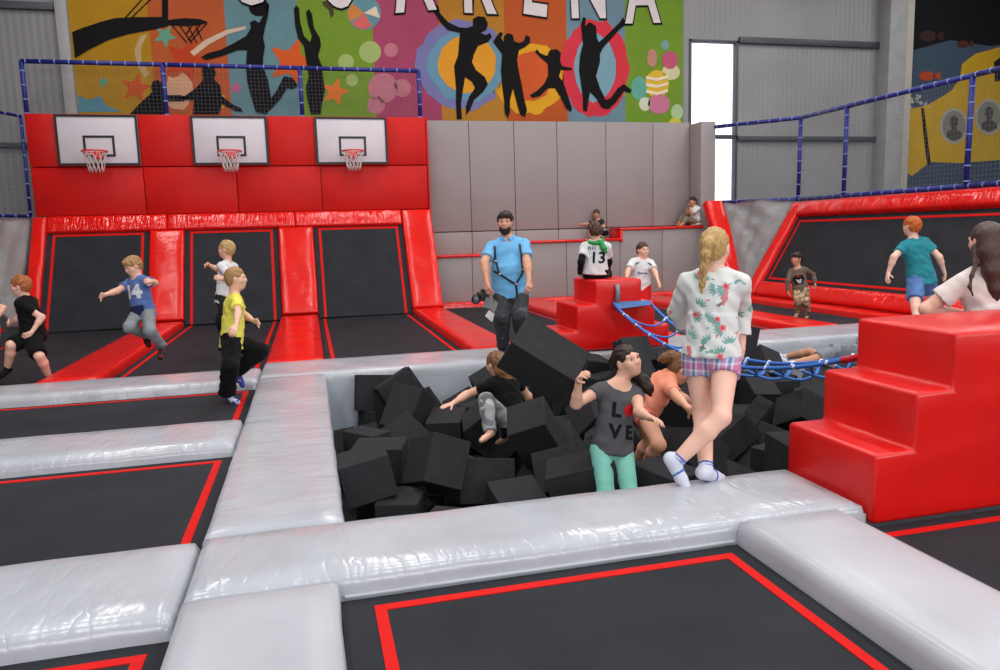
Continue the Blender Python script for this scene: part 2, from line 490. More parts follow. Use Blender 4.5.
pad('cross_pad', -5.4, -.63, 8.38, 9.2, -.3, .0, M_GREY_X, 'grey cross pad in front of the trampoline lanes behind the yellow shirted boy', group=GP, puff=.008, bev=.06)
pad('beam_pad', -.62, 2.88, 8.5, 9.52, -.13, .0, M_GREY_X, 'grey beam pad at the back of the foam pit under the man', group=GP, puff=.008)
pad('beam_pad', 2.89, 8.0, 8.5, 9.52, -.13, .0, M_GREY_X, 'grey beam pad at the back of the foam pit beside the red block', group=GP, puff=.008)
pad('red_strip_pad', -3.07, -2.41, 9.22, 15.3, -.3, .0, M_RED_Y, 'red strip pad on the floor below the jumping boy in the number 14 shirt', group=RP)
pad('red_strip_pad', -.61, .11, 9.53, 15.3, -.3, .0, M_RED_Y, 'red strip pad on the floor at the end of the grey walkway', group=RP)
pad('red_strip_pad', 2.02, 2.67, 9.53, 15.5, -.3, .0, M_RED_Y, 'red strip pad on the floor beside the man with the camera', group=RP)
pad('red_strip_pad', 4.44, 5.11, 9.53, 16.1, -.3, .0, M_RED_Y, 'red strip pad running from the grey ledge to the far red stairs', group=RP)
pad('red_strip_pad', 7.04, 7.71, 9.53, 15.6, -.3, .0, M_RED_Y, 'red strip pad in front of the boy in the brown top', group=RP)
pad('red_base_pad', 2.68, 9.2, 16.12, 16.58, -.3, .0, M_RED_X, 'red floor pad along the foot of the grey ledge', group=RP)

# ================================================================== WALL TRAMPOLINES (three, facing the camera)
ANG = math.atan2(2.07, 1.2); SL = math.hypot(2.07, 1.2)
def incl(o, loc=(0, 15.4, 0)):
    o.location = loc; o.rotation_euler = (ANG, 0, 0)
    return o
def incl_pad(name, x0, x1, v0, v1, m, label, **k):
    o = link(name, pad_mesh(name, x0, x1, v0, v1, -.02, .06, seed=int(abs(x0) * 70), **k), None, m)
    tag(o, label, 'safety pad', 'red pads framing the wall trampolines')
    return incl(o)
WT = ((-4.93, -3.08), (-2.41, -.6), (.13, 2.01))
WL = ('tilted wall trampoline behind the boy in the number 14 shirt', 'tilted wall trampoline behind the boy in the white shirt', 'empty tilted wall trampoline between red frames next to the grey padded wall')
for (a, b), lab in zip(WT, WL):
    t = empty('wall_trampoline', (0, 15.4, 0), lab, 'trampoline', 'wall trampolines under the red wall')
    t.rotation_euler = (ANG, 0, 0)
    def bx(nm, x0, x1, v0, v1, w0, w1, m):
        return link(nm, bm_mesh(box_bm(x0, x1, v0, v1, w0, w1), nm), t, m)
    bx('jumping_mat', a, b, -.08, SL * .85, -.03, -.02, M_MAT)
    for (x0, x1, v0, v1) in ((a + .1, a + .15, -.08, SL * .815), (b - .15, b - .1, -.08, SL * .815), (a + .1, b - .1, SL * .815, SL * .815 + .05)):
        bx('border_line', x0, x1, v0, v1, -.02, -.015, M_LINE)
    bx('backing', a, b, 0, SL * .86, -.12, -.1, M_UNDER)
incl_pad('frame_pad', -5.2, -4.94, .0, SL - .01, M_RED_Y, 'narrow red frame pad beside the grey corner sheet', step=.08, puff=.02)
incl_pad('frame_pad', -3.07, -2.42, .0, SL * .84, M_RED_Y, 'upright red frame pad behind the jumping boy in the number 14 shirt')
incl_pad('frame_pad', -.59, .12, .0, SL * .84, M_RED_Y, 'upright red frame pad between the white shirted boy and the empty wall trampoline')
incl_pad('frame_pad', 2.02, 2.67, .0, SL - .01, M_RED_Y, 'upright red frame pad at the end of the red wall by the grey padding')
for i, (a, b) in enumerate(((-4.935, -2.75), (-2.745, -.24), (-.235, 2.01))):
    incl_pad('header_pad', a, b, SL * .845, SL, M_RED_X, ('red header pad over the wall trampoline nearest the corner net', 'red header pad over the middle wall trampoline', 'creased red header pad over the empty wall trampoline')[i], step=.08, puff=.02)
# ------------------------------------------------------------------ the long tilted trampoline on the right
RX, RA, RL = 9.42, math.atan2(1.96, 1.2), math.hypot(1.96, 1.2)
Y1, Y0 = 14.72, 6.0
rt = empty('tilted_trampoline', (RX, Y1, 0), 'large tilted trampoline in a glossy red frame behind the red haired boy', 'trampoline')
mt = Matrix(((0, math.cos(RA), -math.sin(RA)), (-1, 0, 0), (0, math.sin(RA), math.cos(RA)))).to_4x4()
mt.translation = (RX, Y1, 0)
rt.matrix_world = mt
def rp_(nm, me, m): return link(nm, me, rt, m)
LN = Y1 - Y0
rp_('jumping_mat', bm_mesh(box_bm(.3, LN, .3, RL - .3, -.03, -.02), 'mat'), M_MAT)
rp_('backing', bm_mesh(box_bm(.1, LN, .1, RL - .1, -.12, -.1), 'mat'), M_UNDER)
for e in ((.45, .5, .42, RL - .42), (.5, LN, .42, .465), (.5, LN, RL - .465, RL - .42)):
    rp_('border_line', bm_mesh(box_bm(e[0], e[1], e[2], e[3], -.02, -.014), 'line'), M_LINE)
rp_('frame_pad', pad_mesh('p', 0, .33, 0, RL, -.1, .1, seed=3, puff=.03, step=.07, bev=.06), M_RED_Y)
rp_('frame_pad', pad_mesh('p', .34, LN, 0, .33, -.1, .1, seed=4, puff=.03, step=.09, bev=.06), M_RED_X)
rp_('frame_pad', pad_mesh('p', .34, LN, RL - .33, RL, -.1, .12, seed=5, puff=.03, step=.09, bev=.06), M_RED_X)
pad('red_base_pad', 9.0, 9.41, 6.0, 14.9, -.3, .0, M_RED_Y, 'red floor pad along the foot of the big tilted trampoline', group=RP, puff=.02)
# sloping red strip beside the end panel and the two slack corner sheets
o = link('slope_pad', pad_mesh('p', 9.3, 9.74, .0, SL + .05, -.12, .08, seed=8, puff=.015), None, M_RED_Y)
tag(incl(o, (0, 15.15, 0)), 'sloping red pad between the grey ledge and the slack corner sheet', 'safety pad')
def sheet(name, A, B, C, label, n=26, seed=0):
    """slack triangular sheet: apex A, top corners B and C"""
    A, B, C = Vector(A), Vector(B), Vector(C)
    nrm = (B - A).cross(C - A).normalized()
    bm = bmesh.new(); rows = []
    for i in range(n + 1):
        t = i / n; row = []
        for j in range(i + 1):
            s = j / i if i else 0
            p = A.lerp(B, t).lerp(A.lerp(C, t), s)
            e = min(s, 1 - s) * 2 * t
            p = p + nrm * (e * (.09 * math.sin(s * 9 + t * 5 + seed) + .05 * math.sin(s * 23 - t * 17) + .03 * math.sin(t * 31 + s * 12)) - .12 * e)
            row.append(bm.verts.new(p))
        rows.append(row)
    for i in range(n):
        for j in range(i + 1):
            bm.faces.new((rows[i][j], rows[i + 1][j], rows[i + 1][j + 1]))
            if j < i: bm.faces.new((rows[i][j], rows[i + 1][j + 1], rows[i][j + 1]))
    g = bmesh.ops.solidify(bm, geom=bm.faces[:], thickness=.012)
    bmesh.ops.recalc_face_normals(bm, faces=bm.faces)
    return tag(link(name, bm_mesh(bm, name, True), None, M_GREY_W), label, 'vinyl sheet')
sheet('corner_sheet', (9.55, 14.95, -.02), (9.72, 16.6, 2.08), (10.62, 14.72, 2.03), 'slack shiny grey sheet in the corner beside the tilted trampoline')
sheet('corner_sheet', (-5.25, 15.3, -.02), (-6.4, 14.6, 2.05), (-5.22, 16.6, 2.05), 'slack grey sheet in the corner under the side net', seed=2)
# side incline at the far left, almost out of the picture
li = empty('side_trampoline', (-5.25, 14.5, 0), 'tilted side trampoline with red frame behind the red haired boy in black', 'trampoline')
ml = Matrix(((0, -math.cos(RA), math.sin(RA)), (1, 0, 0), (0, math.sin(RA), math.cos(RA)))).to_4x4()
ml.translation = (-5.25, 8.5, 0); li.matrix_world = ml
link('jumping_mat', bm_mesh(box_bm(.3, 5.7, .3, RL - .3, -.03, -.02), 'm'), li, M_MAT)
link('frame_pad', pad_mesh('p', 0, 6.0, 0, .33, -.1, .1, seed=14, puff=.03), li, M_RED_X)
link('frame_pad', pad_mesh('p', 5.67, 6.0, .34, RL, -.1, .1, seed=15, puff=.03), li, M_RED_Y)
link('frame_pad', pad_mesh('p', 0, 5.66, RL - .33, RL, -.1, .1, seed=16, puff=.03), li, M_RED_X)

# ================================================================== RED STAIRS
def stairs(name, prof, y0, y1, label):
    bm = prism_bm(prof, y0, y1, 'y', .028, 3)
    bmesh.ops.subdivide_edges(bm, edges=[e for e in bm.edges if e.calc_length() > .25], cuts=2, use_grid_fill=True)
    me = bm_mesh(bm, name, True); sharpen(me, .9)
    return tag(link(name, me, None, M_RED_BLOCK), label, 'stairs')
stairs('padded_stairs', [(2.83, -.105), (2.83, .285), (3.075, .285), (3.075, .6), (3.31, .6), (3.31, .91), (5.3, .91), (5.3, -.105)], 3.2, 3.95,
       'glossy red padded stairs the woman in white leans on')
stairs('padded_stairs', [(2.9, .018), (2.9, .27), (3.15, .27), (3.15, .59), (3.4, .59), (3.4, .89), (4.02, .89), (4.02, .6), (4.2, .6), (4.2, .3), (4.4, .3), (4.4, .018)], 8.6, 9.4,
       'red padded stair block the boy with shirt number 13 sits on')
# ================================================================== NETS ON BLUE POSTS
def net_panel(bm, A, B, C, D, pitch=.075, r=.0016):
    """knotted net between bottom A-B and top D-C"""
    A, B, C, D = map(Vector, (A, B, C, D))
    nu = max(2, int((B - A).length / pitch)); nv = max(2, int((D - A).length / pitch))
    nrm = (B - A).cross(D - A).normalized()
    def stick(p, q):
        d = (q - p).normalized(); s = d.cross(nrm) * r
        vs_ = [bm.verts.new(x) for x in (p + s, p - s, p + nrm * r * 1.5, q + s, q - s, q + nrm * r * 1.5)]
        for (a, b) in ((0, 1), (1, 2), (2, 0)):
            bm.faces.new((vs_[a], vs_[b], vs_[b + 3], vs_[a + 3]))
    for i in range(nu + 1):
        t = i / nu; stick(A.lerp(B, t), D.lerp(C, t))
    for j in range(nv + 1):
        t = j / nv; stick(A.lerp(D, t), B.lerp(C, t))
def post_run(parent, tops, bots, posts, bottom_rail=False, r=.045):
    """blue sleeved tubes with pale ties"""
    ties = bmesh.new()
    def sleeve(nm, p, q):
        tube(nm, [p, q], r, M_BLUEPAD, parent, 8)
        p, q = Vector(p), Vector(q); L = (q - p).length; k = max(1, int(L / .28))
        d = (q - p).normalized()
        for i in range(k + 1):
            c = p.lerp(q, (i + .3) / (k + 1))
            tube_bm([c - d * .012, c + d * .012], r * 1.1, 8, ties)
    for a, b in zip(tops[:-1], tops[1:]): sleeve('rail', a, b)
    if bottom_rail:
        for a, b in zip(bots[:-1], bots[1:]): sleeve('bottom_rail', a, b)
    for a, b in posts: sleeve('post', a, b)
    o = child('ties', bm_mesh(ties, 'ties', True), parent, M_BLUETIE)
    o['kind'] = 'stuff'
    nb = bmesh.new()
    for i in range(len(tops) - 1):
        net_panel(nb, bots[i], bots[i + 1], tops[i + 1], tops[i])
    o = child('netting', bm_mesh(nb, 'netting'), parent, M_NETD); o['kind'] = 'stuff'
sn = empty('safety_net', (-5.15, 16.75, 4.06), 'long safety net on blue posts above the red wall', 'safety net')
T = [(-5.15, 16.75, 5.06), (-2.62, 16.75, 5.06), (.05, 16.75, 5.06), (2.56, 16.75, 5.06)]
Bq = [(p[0], p[1], 4.0) for p in T]
post_run(sn, T, Bq, list(zip(Bq, T)))
sn = empty('safety_net', (-6.4, 14.5, 2.05), 'side safety net on a blue rail next to the end of the red wall', 'safety net')
T = [(-5.25, 16.7, 4.02), (-6.45, 14.5, 4.05), (-6.5, 8.0, 4.05)]
Bq = [(-5.27, 16.7, 2.1), (-6.45, 14.5, 2.1), (-6.5, 8.0, 2.1)]
post_run(sn, T, Bq, [(Bq[0], T[0])], True, .03)
sn = empty('safety_net', (10.65, 14.7, 2.05), 'safety net on blue posts around the corner above the tilted trampoline', 'safety net')
T = [(9.7, 16.62, 3.9), (10.7, 14.72, 3.84), (10.7, 10.3, 3.84), (10.7, 6.0, 3.84)]
Bq = [(9.72, 16.62, 2.1), (10.68, 14.72, 2.06), (10.68, 10.3, 2.06), (10.68, 6.0, 2.06)]
post_run(sn, T, Bq, [(Bq[1], T[1]), ((10.68, 13.25, 2.06), (10.7, 13.25, 3.84)), (Bq[2], T[2])], True)

# ================================================================== BASKETBALL HOOPS
def hoop(x0, x1, label):
    z0, z1, y = 3.06, 4.04, 16.56
    h = empty('basketball_hoop', ((x0 + x1) / 2, y, z0), label, 'basketball hoop', 'basketball hoops on the red wall')
    box('backboard', x0, x1, y, y + .04, z0, z1, M_WHITEBOARD, h, .006)
    t = .045
    for e in ((x0, x0 + t, z0, z1), (x1 - t, x1, z0, z1), (x0 + t, x1 - t, z0, z0 + t), (x0 + t, x1 - t, z1 - t, z1)):
        box('border', e[0], e[1], y - .012, y, e[2], e[3], M_BLACK, h)
    c = (x0 + x1) / 2 + .0; a, b, d, e = c - .27, c + .3, z0 + .17, z0 + .58
    for q in ((a, a + t, d, e), (b - t, b, d, e), (a + t, b - t, d, d + t), (a + t, b - t, e - t, e)):
        box('target_line', q[0], q[1], y - .008, y, q[2], q[3], M_BLACK, h)
    R, cz, cy = .225, z0 + .24, y - .33
    ring = [(c + R * math.cos(k * math.pi / 12), cy + R * math.sin(k * math.pi / 12), cz) for k in range(24)]
    tube('rim', ring, .016, M_RIM, h, 6, True)
    box('bracket', c - .09, c + .09, y - .13, y, cz - .12, cz + .02, M_RIM, h, .01)
    bm = bmesh.new()
    for k in range(12):
        for s in (-1, 1):
            pts = []
            for i in range(6):
                t_ = i / 5; an = 2 * math.pi * (k + s * t_ * 1.5) / 12; rr = R * (1 - .45 * t_ ** .8)
                pts.append((c + rr * math.cos(an), cy + rr * math.sin(an), cz - .4 * t_))
            tube_bm(pts, .0065, 4, bm)
    child('net', bm_mesh(bm, 'net', True), h, M_NETW)['kind'] = 'stuff'
hoop(-4.64, -3.15, 'white basketball backboard with red rim at the corner net end of the wall')
hoop(-2.16, -.68, 'white basketball backboard with red rim between the two other hoops')
hoop(.28, 1.79, 'white basketball backboard with red rim closest to the grey padded wall')

# ================================================================== SPORTS BANNER (printed)
YM = YB - .06
def P(px, py, k=0): return on_y(px, py, YM - .004 * k)
def flat(c, nm=None, rough=.55):
    return mat(nm or 'print_%02x%02x%02x' % c, srgb(*c), .8, .05, 3.0, .1, 1.2, bdist=.03, spec=.15)
bn = empty('sports_banner', (-4.4, YM, 4.0), 'large colourful printed banner of jumping silhouettes over the padded walls', 'banner')
edges = [72, 152, 228, 300, 374, 440, 505, 567, 625, 683]
cols = [(160, 120, 28), (168, 82, 44), (94, 128, 136), (106, 136, 42), (152, 66, 94), (168, 116, 44), (172, 80, 38), (100, 128, 142), (106, 138, 44)]
for i, c in enumerate(cols):
    a, b = P(edges[i], 60).x, P(edges[i + 1], 60).x
    box('printed_stripe', a, b, YM, YM + .02, 3.6, 7.7, flat(c), bn)
def print_poly(nm, pts, c, k, smooth=False):
    """flat printed shape given by photo pixels on the banner plane"""
    bm = bmesh.new()
    vs_ = [bm.verts.new(P(x, y, k)) for x, y in pts]
    f = bm.faces.new(vs_); bm.normal_update()
    bmesh.ops.triangulate(bm, faces=bm.faces[:])
    bm.normal_update()
    for f in bm.faces:
        if f.normal.y > 0: f.normal_flip()
    return child(nm, bm_mesh(bm, nm), bn, flat(c) if isinstance(c, tuple) else c)
def disc(cx, cy, rx, ry=None, n=28, wob=0.0, seed=0):
    ry = ry or rx; r = random.Random(seed)
    return [(cx + rx * (1 + wob * r.uniform(-1, 1)) * math.cos(2 * math.pi * k / n), cy + ry * (1 + wob * r.uniform(-1, 1)) * math.sin(2 * math.pi * k / n)) for k in range(n)]
def star(cx, cy, r, rot=0, inner=.45):
    return [(cx + (r if k % 2 == 0 else r * inner) * math.sin(rot + k * math.pi / 5), cy - (r if k % 2 == 0 else r * inner) * math.cos(rot + k * math.pi / 5)) for k in range(10)]
# paint rings behind the dancers
print_poly('paint_ring', disc(463, 65, 47, 45, 36, .05, 1), (112, 112, 158), 1)
print_poly('paint_ring', disc(466, 66, 38, 36, 36, .06, 2), (96, 138, 160), 2)
print_poly('paint_ring', disc(467, 64, 29, 29, 30, .03, 3), (206, 142, 42), 3)
print_poly('paint_ring', disc(529, 78, 36, 36, 36, .07, 4), (206, 150, 36), 1)
print_poly('paint_ring', disc(531, 76, 22, 25, 30, .05, 5), (190, 84, 42), 2)
print_poly('paint_ring', disc(595, 68, 34, 49, 36, .06, 6), (196, 52, 66), 1)
print_poly('paint_ring', disc(595, 68, 21, 34, 30, .04, 7), (112, 150, 164), 2)
for i, (x, y, r) in enumerate(((370, 52, 11), (391, 50, 7), (346, 62, 8), (383, 88, 15), (402, 88, 9), (352, 80, 6), (376, 105, 9))):
    print_poly('bubble', disc(x, y, r), (176, 110, 122) if x > 373 else (150, 168, 100), 1)
# beach ball
print_poly('beach_ball', disc(364, 13, 17), (92, 132, 142), 1)
print_poly('ball_panel', [(364, 13), (350, 22), (347, 13), (352, 3)], (190, 120, 60), 2)
print_poly('ball_panel', [(364, 13), (352, 24), (362, 30), (372, 26)], (196, 92, 90), 2)
print_poly('ball_panel', [(364, 13), (380, 18), (376, 6)], (206, 190, 170), 2)
# stars
for i, (x, y, r, ro, c) in enumerate(((136, 88, 16, .2, (178, 78, 32)), (165, 36, 12, .5, (92, 146, 122)), (186, 60, 24, .35, (176, 62, 30)), (292, 62, 26, .3, (196, 84, 36)), (335, 92, 15, .25, (206, 110, 46)), (236, 88, 7, .3, (180, 90, 130)), (103, 82, 6, .2, (84, 140, 120)))):
    print_poly('printed_star', star(x, y, r, ro), c, 1)
print_poly('printed_swirl', [(78, 112), (78, 95), (88, 100), (100, 96), (106, 105), (122, 112)], (82, 130, 146), 1)
print_poly('printed_swirl', [(145, 78), (137, 66), (134, 50), (140, 36), (147, 34), (141, 48), (142, 62), (150, 74)], (176, 150, 110), 1)
print_poly('printed_swirl', [(190, 52), (205, 40), (226, 30), (246, 26), (246, 29), (228, 34), (208, 45), (194, 56)], (196, 170, 150), 2)
print_poly('printed_spray', disc(178, 92, 16, 18, 20, .2, 9), (196, 150, 120), 1)
print_poly('printed_spray', disc(215, 100, 10, 12, 20, .25, 10), (190, 140, 60), 1)
# eggs
for i, (x, y, rx, ry, c) in enumerate(((657, 84, 12, 14, (206, 168, 54)), (659, 104, 11, 10, (186, 110, 138)), (639, 88, 8, 12, (92, 158, 140)), (670, 60, 8, 9, (180, 82, 110)), (671, 72, 9, 8, (196, 190, 150)), (645, 104, 6, 7, (190, 196, 170)), (677, 112, 6, 8, (160, 186, 140)), (652, 58, 5, 9, (176, 130, 110)), (665, 45, 4, 5, (110, 150, 150)), (675, 122, 6, 4, (190, 180, 60)))):
    print_poly('printed_egg', disc(x, y, rx, ry, 20), c, 1 + (i % 2))
for k in range(3):
    print_poly('egg_band', [(646, 76 + k * 7), (657, 78 + k * 7), (668, 75 + k * 7), (668, 78 + k * 7), (657, 81 + k * 7), (646, 79 + k * 7)], (220, 208, 180), 3)
SIL = (16, 15, 16)
sil = [
 # basketball crane and hoop
 [(72, 32), (82, 28), (100, 22), (115, 18), (135, 17), (162, 17), (162, -16), (168, -16), (168, 26), (150, 30), (128, 34), (108, 40), (90, 49), (75, 58)],
 # crouching player behind the first board
 [(130, 114), (140, 103), (148, 96), (152, 92), (151, 86), (153, 81), (158, 80), (163, 84), (163, 91), (168, 95), (180, 95), (188, 97), (184, 101), (168, 101), (166, 114)],
 # defender seen from behind
 [(186, 95), (196, 88), (203, 80), (202, 68), (206, 64), (213, 66), (216, 73), (214, 79), (220, 85), (222, 96), (232, 104), (241, 108), (243, 112), (236, 111), (222, 104), (219, 114), (193, 114), (194, 100), (186, 100), (180, 98)],
 # dunking player
 [(201, 57), (208, 53), (220, 50), (234, 43), (246, 36), (251, 28), (250, 22), (255, 20), (259, 23), (264, 14), (265, 4), (269, 5), (268, 16), (265, 28), (263, 38), (265, 46), (263, 58), (263, 66), (268, 80), (271, 98), (276, 92), (281, 82), (284, 76), (293, 78), (298, 86), (293, 89), (287, 88), (281, 98), (272, 108), (266, 114), (256, 112), (251, 96), (247, 80), (246, 66), (247, 50), (238, 50), (222, 56), (206, 60)],
 # ball
 disc(259, 7, 10, 9, 20),
 # blocking player, arms up
 [(294, 9), (296, 5), (299, 8), (300, 22), (304, 36), (310, 42), (312, 36), (308, 24), (306, 12), (309, 9), (312, 14), (314, 28), (320, 38), (321, 46), (318, 56), (322, 66), (323, 76), (325, 90), (322, 104), (321, 114), (311, 114), (307, 98), (306, 86), (309, 76), (306, 60), (304, 46), (298, 38), (295, 24)],
 # jumper with raised fist
 [(433, 10), (434, 4), (438, 5), (440, 13), (448, 22), (458, 27), (466, 28), (473, 26), (473, 19), (478, 16), (485, 17), (488, 24), (486, 30), (481, 33), (486, 35), (490, 33), (492, 37), (488, 42), (478, 46), (474, 54), (472, 62), (476, 70), (485, 77), (488, 84), (483, 92), (474, 100), (470, 110), (466, 115), (466, 106), (469, 97), (475, 88), (472, 82), (465, 77), (463, 90), (461, 104), (462, 119), (457, 119), (456, 104), (456, 88), (455, 76), (454, 66), (458, 56), (459, 44), (460, 33), (448, 30), (440, 22)],
 # small dancer both fists up
 [(493, 42), (496, 37), (500, 32), (503, 33), (501, 38), (504, 42), (504, 36), (508, 33), (513, 35), (514, 41), (519, 43), (524, 41), (526, 35), (530, 37), (530, 43), (525, 47), (519, 50), (517, 60), (519, 72), (522, 86), (524, 98), (527, 110), (525, 117), (520, 114), (516, 100), (513, 88), (510, 100), (510, 112), (508, 118), (505, 114), (504, 100), (502, 84), (501, 70), (502, 54), (496, 46)],
 # kicking child
 [(535, 52), (537, 49), (540, 53), (547, 56), (550, 50), (557, 49), (561, 53), (560, 61), (562, 66), (572, 68), (572, 70), (561, 70), (559, 76), (564, 84), (568, 96), (572, 108), (571, 112), (566, 108), (561, 98), (555, 88), (548, 88), (540, 96), (532, 98), (530, 95), (538, 90), (544, 84), (548, 76), (548, 64), (541, 58)],
 # jumping woman with long hair
 [(581, 24), (583, 17), (586, 18), (585, 26), (590, 22), (596, 26), (597, 38), (599, 42), (606, 36), (614, 28), (620, 22), (623, 17), (625, 21), (628, 19), (626, 24), (619, 30), (610, 40), (603, 48), (600, 54), (600, 62), (596, 76), (600, 88), (606, 100), (611, 98), (618, 88), (624, 84), (632, 90), (630, 93), (624, 91), (616, 102), (609, 109), (602, 108), (596, 98), (590, 92), (588, 104), (587, 112), (583, 110), (583, 98), (581, 84), (579, 70), (580, 56), (583, 44)],
]
for p in sil: print_poly('black_silhouette', p, SIL, 5)
hp = [(168, 20), (184, 18), (200, 19), (208, 22), (200, 25), (184, 26), (168, 25)]
print_poly('black_silhouette', hp, SIL, 4)
for a, b in (((172, 25), (187, 43)), ((180, 26), (192, 43)), ((188, 26), (197, 43)), ((196, 26), (202, 40)), ((207, 23), (190, 42)), ((200, 25), (188, 40)), ((192, 26), (186, 34)), ((125, 18), (152, -12)), ((131, 18), (158, -8))):
    d = Vector((b[0] - a[0], b[1] - a[1])).normalized(); s = .6
    print_poly('black_silhouette', [(a[0] - d.y * s, a[1] + d.x * s), (a[0] + d.y * s, a[1] - d.x * s), (b[0] + d.y * s, b[1] - d.x * s), (b[0] - d.y * s, b[1] + d.x * s)], SIL, 4)
# lettering: white with black edge, its feet just inside the picture
def letter(ch, cx, base, size, rot=0):
    for k, off, c, nm in ((5, .045, SIL, 'letter_edge'), (6, .0, (204, 196, 198), 'letter')):
        cu = bpy.data.curves.new('letter', 'FONT'); cu.body = ch; cu.align_x = 'CENTER'; cu.size = size; cu.offset = .05 + off; cu.resolution_u = 3
        t = bpy.data.objects.new('t', cu); COL.objects.link(t)
        dg = bpy.context.evaluated_depsgraph_get()
        me = bpy.data.meshes.new_from_object(t.evaluated_get(dg))
        bpy.data.objects.remove(t)
        p = P(cx, base, k)
        mw = Matrix.Translation(p) @ Matrix.Rotation(rot, 4, 'Y') @ Matrix.Rotation(math.pi / 2, 4, 'X') @ Matrix.Diagonal((.62, 1, 1, 1))
        me.transform(mw); me.materials.clear()
        child(nm, me, bn, flat(c))
for ch, x, b, r in (('A', 416, 9, -.12), ('R', 478, 11, .0), ('E', 534, 13, .1), ('N', 589, 16, -.04), ('A', 643, 21, -.06)):
    letter(ch, x, b, 2.1, r)
for ch, x, b, r in (('U', 252, 2, 0), ('S', 341, 5, 0)):
    letter(ch, x, b, 2.1, r)
print_poly('black_silhouette', [(322, 2), (328, 0), (333, 6), (334, 14), (331, 18), (329, 10), (324, 6)], (70, 60, 40), 3)

# ================================================================== SUBMARINE BANNER
sb = empty('submarine_banner', (16.3, YM, 2.0), 'dark blue printed banner with a yellow submarine beside the concrete pillar', 'banner')
bx0 = on_y(906, 100, YM).x
box('printed_sheet', bx0, 20.9, YM, YM + .02, 1.6, 8.6, flat((58, 72, 88)), sb)
def sp(nm, pts, c, k):
    bm = bmesh.new(); vs_ = [bm.verts.new(on_y(x, y, YM - .004 * k)) for x, y in pts]
    bm.faces.new(vs_); bm.normal_update(); bmesh.ops.triangulate(bm, faces=bm.faces[:]); bm.normal_update()
    for f in bm.faces:
        if f.normal.y > 0: f.normal_flip()
    return child(nm, bm_mesh(bm, nm), sb, flat(c))
sp('printed_night', [(907, -30), (1032, -30), (1032, 40), (990, 46), (950, 40), (907, 52)], (16, 18, 22), 1)
sp('printed_submarine', [(902, 116), (906, 110), (925, 106), (940, 98), (952, 90), (960, 78), (962, 64), (975, 54), (1000, 47), (1032, 44), (1032, 164), (1000, 160), (960, 163), (930, 162), (912, 176), (905, 172), (903, 140)], (176, 140, 34), 2)
sp('printed_stripe', [(921, 108), (924, 108), (928, 140), (931, 164), (927, 164), (924, 140)], (40, 34, 28), 3)
sp('printed_stripe', [(994, 62), (1002, 56), (1002, 80), (995, 82)], (36, 30, 24), 3)
for (x, y) in ((954, 126), (989, 117)):
    sp('porthole_rim', disc(x, y, 14, 18, 28), (150, 146, 132), 3)
    sp('porthole_glass', disc(x, y, 11.5, 15.5, 28), (116, 114, 106), 4)
    sp('porthole_figure', [(x - 8, y + 11), (x - 7, y + 6), (x - 2, y + 3), (x - 4, y - 2), (x - 4, y - 8), (x, y - 11), (x + 4, y - 8), (x + 4, y - 2), (x + 2, y + 3), (x + 7, y + 6), (x + 8, y + 11), (x, y + 15)], (70, 68, 64), 5)
for x, y, r, c in ((927, 76, 8, (150, 62, 36)), (963, 44, 6, (70, 40, 34)), (928, 36, 9, (52, 34, 30))):
    sp('printed_fish', disc(x, y, r, r * .6, 16) , c, 3)
    sp('printed_fish', [(x + r * .7, y), (x + r * 1.7, y - r * .6), (x + r * 1.7, y + r * .6)], c, 3)
for i in range(14):
    r = random.Random(i); sp('printed_bubble', disc(r.uniform(906, 930), r.uniform(88, 108), r.uniform(1, 2.2), None, 10), (150, 156, 150), 3)
